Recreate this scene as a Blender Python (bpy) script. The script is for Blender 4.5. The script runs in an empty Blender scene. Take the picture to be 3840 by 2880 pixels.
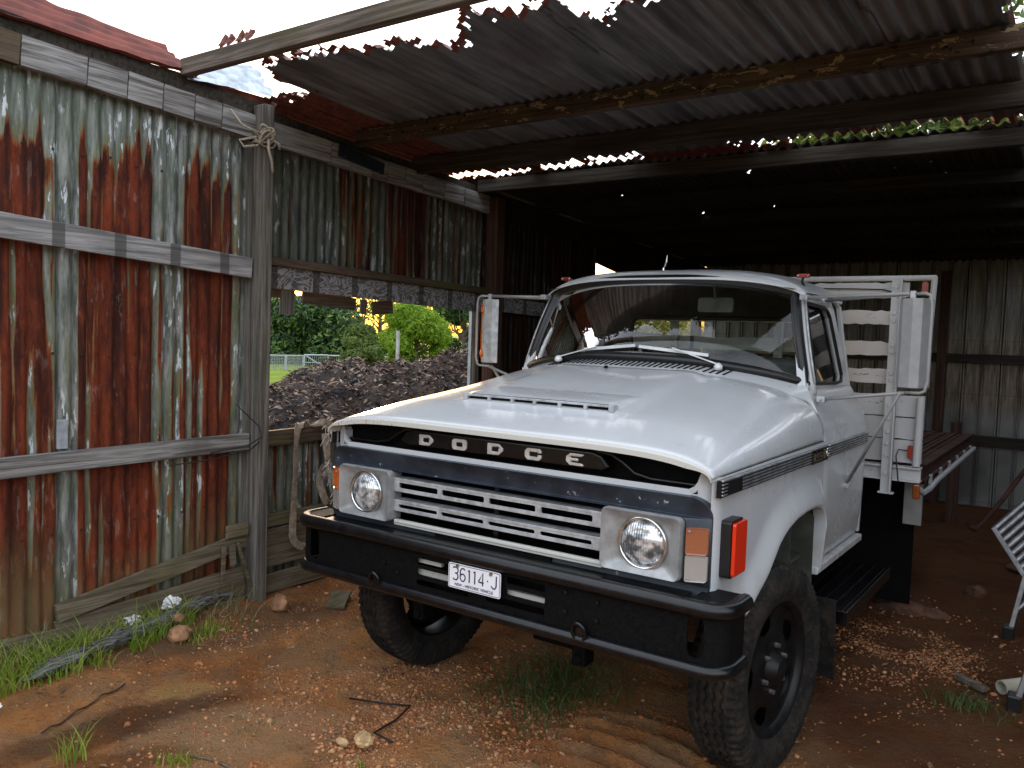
import bpy, bmesh, math, random
import numpy as np
from mathutils import Vector, Matrix, noise, geometry
random.seed(7)
PI=math.pi; rad=math.radians
S=bpy.context.scene; COL=S.collection
# ---------------------------------------------------------------- camera
CAMP=Vector((2.01965,-2.80056,1.73618))
_R=Vector((0.819427,0.572206,0.033457)); _U=Vector((-0.060169,0.027823,0.997800)); _F=Vector((-0.570017,0.819638,-0.057228))
cd=bpy.data.cameras.new('camera'); cam=bpy.data.objects.new('camera',cd); COL.objects.link(cam); S.camera=cam
m=Matrix.Identity(4)
for i in range(3): m[i][0]=_R[i]; m[i][1]=_U[i]; m[i][2]=-_F[i]; m[i][3]=CAMP[i]
cam.matrix_world=m; cd.sensor_width=36; cd.lens=3123.46/3840*36; cd.clip_end=2000; cd.clip_start=.05
def ray(u,v): return _F+_R*((u-1920)/3123.46)-_U*((v-1440)/3123.46)
def far(u,v,D):                       # a point D metres away (on the ground plan) along a sight line
    r=ray(u,v); k=math.hypot(r.x,r.y); return CAMP+r*(D/k)
# ---------------------------------------------------------------- light
SUN_AZ=rad(-47); SUN_EL=rad(4.5)
w=bpy.data.worlds.new("World"); S.world=w; w.use_nodes=True
nt=w.node_tree; nt.nodes.clear()
sky=nt.nodes.new('ShaderNodeTexSky'); sky.sky_type='NISHITA'; sky.sun_disc=False; sky.sun_elevation=SUN_EL; sky.sun_rotation=SUN_AZ
sky.air_density=1.0; sky.dust_density=4.0; sky.ozone_density=1.0
bg=nt.nodes.new('ShaderNodeBackground'); out=nt.nodes.new('ShaderNodeOutputWorld'); bg.inputs[1].default_value=0.15
tc=nt.nodes.new('ShaderNodeTexCoord'); nz=nt.nodes.new('ShaderNodeTexNoise'); nz.inputs['Scale'].default_value=2.2; nz.inputs['Detail'].default_value=6
rp=nt.nodes.new('ShaderNodeValToRGB'); rp.color_ramp.elements[0].position=.3; rp.color_ramp.elements[1].position=.6
rp.color_ramp.elements[0].color=(.45,.45,.45,1); rp.color_ramp.elements[1].color=(.95,.95,.95,1)
mx=nt.nodes.new('ShaderNodeMix'); mx.data_type='RGBA'
nt.links.new(tc.outputs['Generated'],nz.inputs['Vector']); nt.links.new(nz.outputs[0],rp.inputs[0]); sx0=nt.nodes.new('ShaderNodeSeparateXYZ'); nt.links.new(tc.outputs['Generated'],sx0.inputs[0])
mr=nt.nodes.new('ShaderNodeMapRange'); mr.interpolation_type='SMOOTHSTEP'; nt.links.new(sx0.outputs[2],mr.inputs[0]); mr.inputs[1].default_value=.03; mr.inputs[2].default_value=.22
mm_=nt.nodes.new('ShaderNodeMath'); mm_.operation='MULTIPLY'; nt.links.new(rp.outputs[0],mm_.inputs[0]); nt.links.new(mr.outputs[0],mm_.inputs[1]); nt.links.new(mm_.outputs[0],mx.inputs[0])
nt.links.new(sky.outputs[0],mx.inputs[6]); mx.inputs[7].default_value=(5.7,6.1,6.8,1)   # thin bright cloud
nt.links.new(mx.outputs[2],bg.inputs[0]); nt.links.new(bg.outputs[0],out.inputs[0])
sl=bpy.data.lights.new('sun','SUN'); sl.energy=2.0; sl.angle=rad(1.5); sl.color=(1,.62,.3)
so=bpy.data.objects.new('sun',sl); COL.objects.link(so)
sd=Vector((math.sin(SUN_AZ)*math.cos(SUN_EL),math.cos(SUN_AZ)*math.cos(SUN_EL),math.sin(SUN_EL)))
so.rotation_euler=sd.to_track_quat('Z','Y').to_euler()
S.view_settings.view_transform='Standard'; S.view_settings.look='None'; S.view_settings.gamma=1; S.view_settings.exposure=1.5
# ---------------------------------------------------------------- material helpers
class NT:
    def __init__(s,name):
        s.m=bpy.data.materials.new(name); s.m.use_nodes=True; s.t=s.m.node_tree; s.t.nodes.clear()
        s.o=s.t.nodes.new('ShaderNodeOutputMaterial'); s.tc=s.t.nodes.new('ShaderNodeTexCoord')
    def n(s,ty,props={},ins={}):
        x=s.t.nodes.new(ty)
        for k,v in props.items(): setattr(x,k,v)
        for k,v in ins.items(): s.set(x.inputs[k],v)
        return x
    def set(s,inp,v):
        if isinstance(v,bpy.types.NodeSocket): s.t.links.new(v,inp)
        elif isinstance(v,tuple) and len(v)==3 and inp.type=='RGBA': inp.default_value=(*v,1)
        else: inp.default_value=v
    def math(s,op,a,b=0.0,c=0.0,clamp=False):
        x=s.n('ShaderNodeMath',{'operation':op,'use_clamp':clamp}); s.set(x.inputs[0],a); s.set(x.inputs[1],b); s.set(x.inputs[2],c); return x.outputs[0]
    def sep(s,v=None):
        x=s.n('ShaderNodeSeparateXYZ'); s.set(x.inputs[0],v or s.tc.outputs['Object']); return x.outputs
    def comb(s,a,b,c):
        x=s.n('ShaderNodeCombineXYZ'); s.set(x.inputs[0],a); s.set(x.inputs[1],b); s.set(x.inputs[2],c); return x.outputs[0]
    def noise(s,scale,detail=4,vec=None,rough=.55,dist=0.0):
        x=s.n('ShaderNodeTexNoise'); x.inputs['Scale'].default_value=scale; x.inputs['Detail'].default_value=detail; x.inputs['Roughness'].default_value=rough; x.inputs['Distortion'].default_value=dist
        s.set(x.inputs['Vector'],vec or s.tc.outputs['Object']); return x.outputs[0]
    def svec(s,sx,sy,sz,vec=None):
        x=s.n('ShaderNodeMapping'); s.set(x.inputs[0],vec or s.tc.outputs['Object']); x.inputs['Scale'].default_value=(sx,sy,sz); return x.outputs[0]
    def ramp(s,f,stops,interp='LINEAR'):
        x=s.n('ShaderNodeValToRGB'); cr=x.color_ramp; cr.interpolation=interp
        while len(cr.elements)<len(stops): cr.elements.new(.5)
        for e,(p,c) in zip(cr.elements,stops):
            e.position=p; e.color=(c,c,c,1) if not isinstance(c,tuple) else (*c,1)
        s.set(x.inputs[0],f); return x.outputs[0]
    def sm(s,f,a,b):  # smoothstep
        x=s.n('ShaderNodeMapRange',{'interpolation_type':'SMOOTHSTEP'}); s.set(x.inputs[0],f); x.inputs[1].default_value=a; x.inputs[2].default_value=b; return x.outputs[0]
    def mix(s,f,a,b,mode='MIX'):
        x=s.n('ShaderNodeMix',{'data_type':'RGBA','blend_type':mode}); s.set(x.inputs[0],f); s.set(x.inputs[6],a); s.set(x.inputs[7],b); return x.outputs[2]
    def bump(s,h,strength=.3,dist=.01):
        x=s.n('ShaderNodeBump'); x.inputs['Strength'].default_value=strength; x.inputs['Distance'].default_value=dist; s.set(x.inputs['Height'],h); return x.outputs[0]
    def bsdf(s,col,rough=.6,metal=0.0,normal=None,**kw):
        x=s.n('ShaderNodeBsdfPrincipled'); s.set(x.inputs['Base Color'],col); s.set(x.inputs['Roughness'],rough); s.set(x.inputs['Metallic'],metal)
        if normal: s.set(x.inputs['Normal'],normal)
        for k,v in kw.items(): s.set(x.inputs[k.replace('_',' ')],v)
        s.t.links.new(x.outputs[0],s.o.inputs[0]); return x
def plain(name,col,rough=.6,metal=0.0,var=.25,sc=12,bump=.15,**kw):
    N=NT(name); n1=N.noise(sc,5); c=N.mix(N.sm(n1,.3,.7),tuple(x*(1-var) for x in col),tuple(min(1,x*(1+var*.6)) for x in col))
    N.bsdf(c,rough,metal,N.bump(N.noise(sc*6,3),bump,.003) if bump else None,**kw); return N.m
def wood(name,axis,light,dark,moss=0.0,patch=None,rough=.85,dirtpaint=False):
    N=NT(name); sc=[38,38,38]; sc[axis]=1.3; fs=[150,150,150]; fs[axis]=5
    oi=N.n('ShaderNodeObjectInfo').outputs['Random']
    off=N.n('ShaderNodeVectorMath',{'operation':'ADD'}); N.set(off.inputs[0],N.tc.outputs['Object']); N.set(off.inputs[1],N.comb(oi,oi,oi))
    v=off.outputs[0]
    g=N.noise(1,5,N.svec(*sc,v),.6,.6); g2=N.noise(1,3,N.svec(*fs,v)); big=N.noise(1.7,4,v)
    c=N.mix(N.sm(g,.32,.66),dark,light); c=N.mix(N.math('MULTIPLY',N.sm(g2,.52,.66),.45),c,tuple(x*.35 for x in dark))
    c=N.mix(N.math('MULTIPLY',N.sm(big,.5,.72),.5),c,tuple(x*.55 for x in dark))
    if moss: c=N.mix(N.math('MULTIPLY',N.sm(N.noise(3.1,4,v),.5,.66),moss),c,(.085,.085,.02))
    if patch:
        p=N.sep()[1]; f=N.math('FRACT',N.math('DIVIDE',p,patch[0])); pm=N.math('MULTIPLY',N.sm(f,.0,.02),N.math('SUBTRACT',1.0,N.sm(f,patch[1],patch[1]+.02)))
        c=N.mix(N.math('MULTIPLY',pm,.75),c,tuple(x*.4 for x in dark))
    if dirtpaint:
        c=N.mix(N.sm(N.noise(1,5,N.svec(7,12,18,v),.75,.6),.575,.59),c,(.22,.165,.095))
        c=N.mix(N.sm(N.noise(22,5,v,.6),.6,.63),c,(.012,.01,.009))
    N.bsdf(c,rough,0,N.bump(g,.5,.004),Specular_IOR_Level=.15); return N.m
WL=(.33,.32,.31); WD=(.085,.075,.066)
M={}
M['wood_y']=wood('weathered timber along the wall',1,WL,WD)
M['wood_yp']=wood('weathered timber with dark stud marks',1,(.36,.35,.345),(.15,.145,.14),0,(.33,.2))
M['wood_z']=wood('weathered post timber',2,(.2,.185,.165),(.075,.066,.057),.25)
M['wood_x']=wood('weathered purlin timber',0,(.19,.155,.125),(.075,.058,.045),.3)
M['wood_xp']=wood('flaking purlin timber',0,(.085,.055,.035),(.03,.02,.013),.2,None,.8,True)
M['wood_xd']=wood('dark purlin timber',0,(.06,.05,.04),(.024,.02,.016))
M['wood_xs']=wood('purlin timber with shade painted in',0,(.03,.027,.022),(.012,.01,.009))  # purlins at the back, under-roof shade darkened into the colour
M['wood_brown']=wood('brown stained timber',1,(.12,.085,.06),(.05,.035,.025),.3)
M['wood_bd']=wood('dark brown timber',1,(.05,.035,.026),(.02,.014,.011))
M['wood_low']=wood('damp mossy board',1,(.20,.165,.115),(.085,.065,.042),.3)
M['wood_redz']=wood('brown post',2,(.11,.06,.045),(.045,.026,.02))
def burl(name):
    N=NT(name); v=N.svec(5,5,9); d=N.noise(1,3,v,.5,1.2); wv=N.math('FRACT',N.math('MULTIPLY',d,8.0)); l=N.sm(wv,.25,.75)
    f=N.math('FRACT',N.math('DIVIDE',N.sep()[1],.36)); pm=N.math('SUBTRACT',1.0,N.sm(f,.15,.17))
    c=N.mix(l,(.08,.076,.076),(.29,.28,.285)); c=N.mix(N.math('MULTIPLY',pm,.8),c,(.035,.028,.024)); N.bsdf(c,.85); return N.m
M['burl']=burl('board with wavy worm marks')
def corrugated_wall(name,rust_stops,y0,y1,ztop,soft,dark=1.0):
    N=NT(name); x,y,z=N.sep(); 
    ph=N.math('MULTIPLY',y,2*PI/.076); cosv=N.math('COSINE',ph)
    col=N.noise(1,2,N.comb(0.0,N.math('MULTIPLY',y,14.0),N.math('MULTIPLY',z,.55)))
    edge=N.noise(1,5,N.comb(0.0,N.math('MULTIPLY',y,70.0),N.math('MULTIPLY',z,7.0)),.7)
    bias=N.ramp(N.n('ShaderNodeMapRange',{},{0:y,1:y0,2:y1}).outputs[0],[(p,v) for p,v in rust_stops])
    ht=N.math('MULTIPLY',N.math('SUBTRACT',ztop,z),soft); ht=N.math('MINIMUM',N.math('MAXIMUM',ht,-1.8),.30)
    a=N.math('ADD',N.math('MULTIPLY',N.math('SUBTRACT',col,.5),3.0),N.math('MULTIPLY',N.math('SUBTRACT',edge,.5),.55))
    col2=N.noise(1,2,N.comb(7.0,N.math('MULTIPLY',y,27.0),N.math('MULTIPLY',z,1.3))); a=N.math('ADD',a,N.math('MULTIPLY',N.math('SUBTRACT',col2,.5),1.8)); a=N.math('ADD',a,N.math('MULTIPLY',cosv,.3)); a=N.math('ADD',a,N.math('MULTIPLY',N.math('SUBTRACT',bias,.5),2.0)); a=N.math('ADD',a,ht)
    rust=N.sm(a,.1,.24); halo=N.sm(a,-.35,.15)
    zn=N.noise(1,6,N.svec(26,26,4),.7); big=N.noise(2.3,4)
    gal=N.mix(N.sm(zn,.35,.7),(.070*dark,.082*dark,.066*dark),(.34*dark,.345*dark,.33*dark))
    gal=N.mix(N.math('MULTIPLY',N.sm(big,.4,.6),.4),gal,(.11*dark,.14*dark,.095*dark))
    gal=N.mix(N.math('MULTIPLY',halo,.6),gal,(.13*dark,.125*dark,.045*dark))
    fl=N.noise(1,5,N.comb(0.0,N.math('MULTIPLY',y,30.0),N.math('MULTIPLY',z,5.5)),.65); flm=N.noise(2.6,3)
    flake=N.math('MULTIPLY',N.sm(fl,.575,.60),N.sm(flm,.44,.55))
    gal=N.mix(flake,gal,(.52*dark,.56*dark,.58*dark))
    rn=N.noise(1,6,N.svec(40,40,12),.7); rb=N.noise(1,3,N.comb(3.0,N.math('MULTIPLY',y,13.0),N.math('MULTIPLY',z,1.1)))
    lowz=N.sm(z,2.3,.6)
    rc=N.mix(N.sm(rb,.36,.66),(.026*dark,.010*dark,.008*dark),(.165*dark,.033*dark,.013*dark))
    rc=N.mix(N.math('MULTIPLY',lowz,.25),rc,(.20*dark,.038*dark,.012*dark)); rc=N.mix(N.math('MULTIPLY',N.sm(rn,.48,.66),.6),rc,(.022,.009,.008)); rc=N.mix(N.math('MULTIPLY',N.sm(rn,.45,.30),.35),rc,(.28*dark,.075*dark,.025*dark))
    rc=N.mix(N.math('MULTIPLY',flake,.15),rc,(.42*dark,.35*dark,.3*dark))
    rim=N.math('MULTIPLY',N.sm(a,.06,.14),N.math('SUBTRACT',1.0,N.sm(a,.2,.34))); rc=N.mix(N.math('MULTIPLY',rim,.6),rc,(.27*dark,.1*dark,.03*dark))
    damp=N.math('MULTIPLY',N.sm(z,.75,.2),N.sm(N.noise(1.6,3),.42,.6)); 
    c=N.mix(rust,gal,rc); c=N.mix(N.math('MULTIPLY',damp,.45),c,(.16*dark,.14*dark,.06*dark))
    N.bsdf(c,N.mix(rust,(.5,.5,.5),(.9,.9,.9)),N.math('MULTIPLY',N.math('SUBTRACT',1.0,rust),.25),N.bump(N.math('ADD',rn,N.math('MULTIPLY',rust,.8)),.35,.002),Specular_IOR_Level=.2); return N.m
def st(y,v,y0,y1): return ((y-y0)/(y1-y0),v)
b1=[(-3.3,.45),(-1.4,.6),(-.9,.62),(-.61,.62),(-.59,.12),(-.48,.1),(-.455,.66),(-.1,.72),(-.02,.55),(0.0,.3),(.05,.12),(.14,.1),(.155,.62),(.4,.68),(.5,.6),(.54,.2),(.6,.2)]
M['wall1']=corrugated_wall('rust streaked green grey corrugated iron',[st(a,b,-3.3,.6) for a,b in b1],-3.3,.6,2.62,4.5)
b2=[(.6,.2),(.75,.25),(1.0,.08),(1.35,.1),(1.42,.35),(1.7,.48),(1.75,.2),(1.85,.2),(1.9,.5),(2.3,.5),(2.36,.2),(3.1,.35)]
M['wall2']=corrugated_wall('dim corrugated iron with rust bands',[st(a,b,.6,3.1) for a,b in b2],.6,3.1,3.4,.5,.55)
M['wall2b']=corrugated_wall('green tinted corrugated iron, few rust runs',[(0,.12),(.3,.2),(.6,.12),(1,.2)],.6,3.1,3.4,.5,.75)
M['wall3']=corrugated_wall('corrugated iron with shade painted in',[(0,.4),(.3,.55),(.6,.3),(1,.5)],3,8.2,3.4,.5,.22)  # darker copy of the wall iron, shed shade put into its colour
def corr_roof(name,dark=1.0):
    N=NT(name); x,y,z=N.sep(); n1=N.noise(1,5,N.svec(14,1.1,3),.65); n2=N.noise(1.3,5); 
    c=N.mix(N.sm(n1,.3,.7),(.065*dark,.067*dark,.07*dark),(.19*dark,.19*dark,.195*dark))
    c=N.mix(N.math('MULTIPLY',N.sm(n2,.56,.7),.5),c,(.055*dark,.035*dark,.028*dark))
    at=N.n('ShaderNodeAttribute',{'attribute_name':'edge'}).outputs['Fac']
    e=N.math('ADD',at,N.math('MULTIPLY',N.math('SUBTRACT',N.noise(30,5),.5),.9)); c=N.mix(N.sm(e,.35,.7),c,(.16*dark,.035*dark,.018*dark))
    N.bsdf(c,.6,.3,N.bump(n1,.12,.003)); return N.m
M['roof']=corr_roof('grey corrugated roofing, rust at the torn edges'); M['roofshade']=corr_roof('back roofing with shade painted in',.16)  # second one is a darkened copy, its colour carries the shade at the back
M['roofrust']=plain('rusted through roofing',(.12,.03,.018),.85,0,.5,18,.3)
M['redroof']=plain('red brown rusted roofing',(.17,.036,.022),.75,0,.4,9,.3)
M['galv']=plain('bright galvanised sheet',(.42,.47,.52),.45,.4,.35,14,.2)
def backwall():
    N=NT('dull ribbed steel cladding'); x,y,z=N.sep(); 
    s=N.noise(1,5,N.comb(N.math('MULTIPLY',x,26.0),0.0,N.math('MULTIPLY',z,2.2)),.7); b=N.noise(1.1,3)
    f=N.math('FRACT',N.math('DIVIDE',z,.62)); ln=N.math('SUBTRACT',1.0,N.sm(f,.0,.03))
    c=N.mix(N.sm(s,.35,.7),(.11,.108,.105),(.26,.255,.245)); c=N.mix(N.sm(z,2.1,1.6),c,N.mix(N.sm(s,.4,.6),(.12,.095,.07),(.27,.225,.175))); c=N.mix(N.sm(z,1.2,.9),c,N.mix(N.sm(b,.4,.6),(.11,.11,.105),(.25,.25,.245)))
    c=N.mix(N.math('MULTIPLY',ln,.4),c,(.05,.035,.03)); N.bsdf(c,.45,.35); return N.m
M['backwall']=backwall()
# truck
def paint():
    N=NT('glossy aged white truck enamel'); n1=N.noise(1.4,5); n2=N.noise(60,4,None,.7); n3=N.noise(9,5)
    c=N.mix(N.sm(n1,.3,.7),(.52,.535,.55),(.59,.60,.61)); c=N.mix(N.math('MULTIPLY',N.sm(n3,.50,.75),.16),c,(.42,.39,.35)); st_n=N.noise(1,4,N.svec(30,8,3),.7); c=N.mix(N.math('MULTIPLY',N.sm(st_n,.60,.75),N.math('MULTIPLY',N.sm(N.noise(2.2,3),.5,.65),.35)),c,(.33,.27,.20))
    z=N.sep()[2]; low=N.sm(z,1.0,.55); c=N.mix(N.math('MULTIPLY',low,N.math('MULTIPLY',N.sm(n3,.35,.7),.5)),c,(.3,.24,.18))
    spot=N.math('MULTIPLY',N.sm(n2,.66,.70),N.sm(N.noise(3,3),.50,.60)); c=N.mix(N.math('MULTIPLY',spot,.7),c,(.16,.14,.13))
    N.bsdf(c,N.math('ADD',.24,N.math('MULTIPLY',n1,.08)),0,N.bump(N.noise(1.6,2),.02,.004),Coat_Weight=.5,Coat_Roughness=.07); return N.m
M['paint']=paint()
def lip():
    N=NT('hood lip with rust freckles'); n=N.noise(1,5,N.svec(90,90,40),.7); x=N.sep()[0]; zone=N.math('ADD',N.sm(x,-.35,-.65),N.math('MULTIPLY',N.sm(N.noise(6,3),.55,.65),.35))
    c=N.mix(N.math('MULTIPLY',N.sm(n,.56,.62),N.math('MULTIPLY',zone,.8,0,True)),(.55,.54,.49),(.3,.09,.03)); N.bsdf(c,.4); return N.m
M['lip']=lip()
M['blackpaint']=plain('chipped satin black paint',(.005,.005,.006),.27,0,.6,22,.05,Specular_IOR_Level=.4)
M['bumperface']=plain('rough black bumper paint',(.005,.005,.005),.5,0,.5,70,.9,Specular_IOR_Level=.1)
M['black']=plain('flat black',(.004,.004,.004),.8,0,.3,20,0,Specular_IOR_Level=.1)
M['rubberseal']=plain('black rubber seal',(.008,.008,.009),.4,0,.2,20,0)
def navy():
    N=NT('dark slate blue grille surround, scuffed'); n=N.noise(7,5,None,.65); c=N.mix(N.sm(n,.35,.7),(.013,.018,.027),(.034,.043,.060)); f=N.noise(28,5,None,.65)
    c=N.mix(N.sm(f,.66,.7),c,(.4,.4,.38)); N.bsdf(c,.38,0,N.bump(f,.1,.002)); return N.m
M['navy']=navy()
M['alloy']=plain('dull anodised aluminium',(.47,.48,.49),.42,.3,.3,20,.1)
M['bezel']=plain('grey cast bezel',(.33,.335,.335),.40,.35,.25,14,.08)
M['bezel2']=M['bezel']
M['chrome']=plain('pitted chrome',(.75,.75,.75),.12,1.0,.2,30,.05)
M['letterm']=plain('worn chrome letters',(.78,.77,.74),.3,.55,.2,30,.05)
M['wiperm']=plain('bright wiper steel',(.8,.8,.8),.45,.2,.1,20,0); M['nutm']=plain('dull steel nuts',(.16,.16,.16),.4,.6,.4,60,0); M['rimblack']=plain('satin black wheel paint',(.006,.006,.006),.45,0,.6,14,.1,Specular_IOR_Level=.3)
M['trim']=plain('grooved chrome trim',(.55,.56,.57),.3,.8,.4,16,.1)
M['interior']=plain('olive grey trim',(.065,.067,.055),.9,0,.3,10,0,Specular_IOR_Level=.1)
M['seat']=plain('worn grey vinyl',(.10,.10,.095),.6,0,.3,8,.1)
M['tray_white']=None
def flaky():
    N=NT('flaking white paint on timber and steel'); n=N.noise(1,6,N.svec(9,9,30),.7); n2=N.noise(2.2,4); c=N.mix(N.sm(n2,.35,.7),(.5,.5,.5),(.62,.63,.63))
    c=N.mix(N.math('MULTIPLY',N.sm(n,.63,.66),N.sm(n2,.42,.55)),c,(.09,.08,.07)); N.bsdf(c,.6,0,N.bump(n,.2,.002)); return N.m
M['flaky']=flaky()
M['trayrust']=plain('red oxide tray steel',(.050,.022,.017),.8,0,.5,9,.3,Specular_IOR_Level=.2)
def tyrem():
    N=NT('dusty tyre rubber'); n=N.noise(9,5,None,.7); n2=N.noise(60,4); c=N.mix(N.sm(n,.40,.70),(.010,.010,.010),(.034,.027,.021)); c=N.mix(N.math('MULTIPLY',N.sm(n2,.55,.68),.4),c,(.075,.05,.034)); N.bsdf(c,.9,0,N.bump(n2,.5,.003),Specular_IOR_Level=.2); return N.m
M['tyre']=tyrem()
def lens(name,col,rough=.15,em=0):
    N=NT(name); wv=N.math('SINE',N.math('MULTIPLY',N.sep()[2],900.0)); N.bsdf(col,rough,0,N.bump(wv,.12,.001),Coat_Weight=.6,Coat_Roughness=.05,Transmission_Weight=.15); return N.m
M['amber']=lens('amber lens',(.75,.14,.01)); M['amberdark']=lens('dirty amber lens',(.3,.07,.01)); M['amberfade']=lens('faded amber lens',(.36,.12,.055)); M['clear']=lens('clear ribbed lens',(.40,.36,.33)); M['red']=lens('orange red lens',(.85,.035,.008)); M['redlit']=lens('small red orange lens',(.35,.03,.008))
def hlm():
    N=NT('sealed beam glass'); x,y,z=N.sep(); f=N.math('SINE',N.math('MULTIPLY',x,620.0)); g=N.math('SINE',N.math('MULTIPLY',z,150.0)); n=N.noise(22,2)
    c=N.mix(N.sm(n,.38,.62),(.16,.17,.18),(.9,.92,.95)); N.bsdf(c,.08,.55,N.bump(N.math('ADD',N.math('MULTIPLY',f,.5),N.math('ADD',g,N.math('MULTIPLY',n,3.0))),.45,.003)); return N.m
M['headlight']=hlm()
def glass(name,tint=(.82,.88,.86),ior=1.5):
    N=NT(name); tr=N.n('ShaderNodeBsdfTransparent',{},{0:(*tint,1)}); gl=N.n('ShaderNodeBsdfGlossy',{},{'Roughness':.02,'Color':(1,1,1,1)}); fr=N.n('ShaderNodeFresnel',{},{'IOR':ior})
    ms=N.n('ShaderNodeMixShader',{},{0:fr.outputs[0],1:tr.outputs[0],2:gl.outputs[0]}); N.t.links.new(ms.outputs[0],N.o.inputs[0]); return N.m
M['glass']=glass('window glass',(.92,.95,.94),1.42); M['mirror']=plain('mirror glass',(.8,.8,.8),.03,1,.0,5,0)
M['platewhite']=plain('white number plate',(.82,.83,.86),.35,0,.05,9,0); M['ink']=plain('dark purple plate ink',(.03,.012,.06),.4,0,.1,9,0)
M['steelgrey']=plain('dusty grey painted steel',(.33,.33,.33),.5,.2,.12,12,.1)
M['alu']=plain('worn aluminium',(.30,.30,.31),.38,.8,.3,18,.1)
M['webbing']=plain('dirty tan webbing strap',(.27,.21,.155),.9,0,.45,30,.6); M['fray']=plain('frayed pale fibres',(.5,.46,.4),.9,0,.3,20,0)
M['rope']=plain('old beige rope',(.38,.32,.24),.9,0,.3,60,.5); M['litter']=plain('crumpled white plastic',(.75,.75,.74),.5,0,.1,9,0)
def charwood():
    N=NT('charred split timber'); 
    g=N.noise(1,6,N.svec(60,5,60),.65,1.0); c=N.mix(N.sm(g,.4,.62),(.022,.021,.020),(.20,.195,.19)); N.bsdf(c,.85,0,N.bump(g,.9,.01)); return N.m
M['char']=charwood()
M['pvc']=plain('cream plastic pipe',(.45,.42,.33),.5,0,.2,9,.05); M['rock']=plain('ochre clay rock',(.33,.17,.085),.95,0,.5,14,.8); M['rockdark']=plain('dull clay stone',(.10,.045,.025),.95,0,.5,14,.8); M['rockpale']=plain('pale ochre stone',(.5,.33,.16),.95,0,.4,30,.8)
M['wire']=plain('blackened wire',(.012,.011,.01),.6,.2,.3,9,0); M['fencegal']=plain('galvanised fence steel',(.4,.43,.44),.5,.5,.2,9,0)
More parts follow.
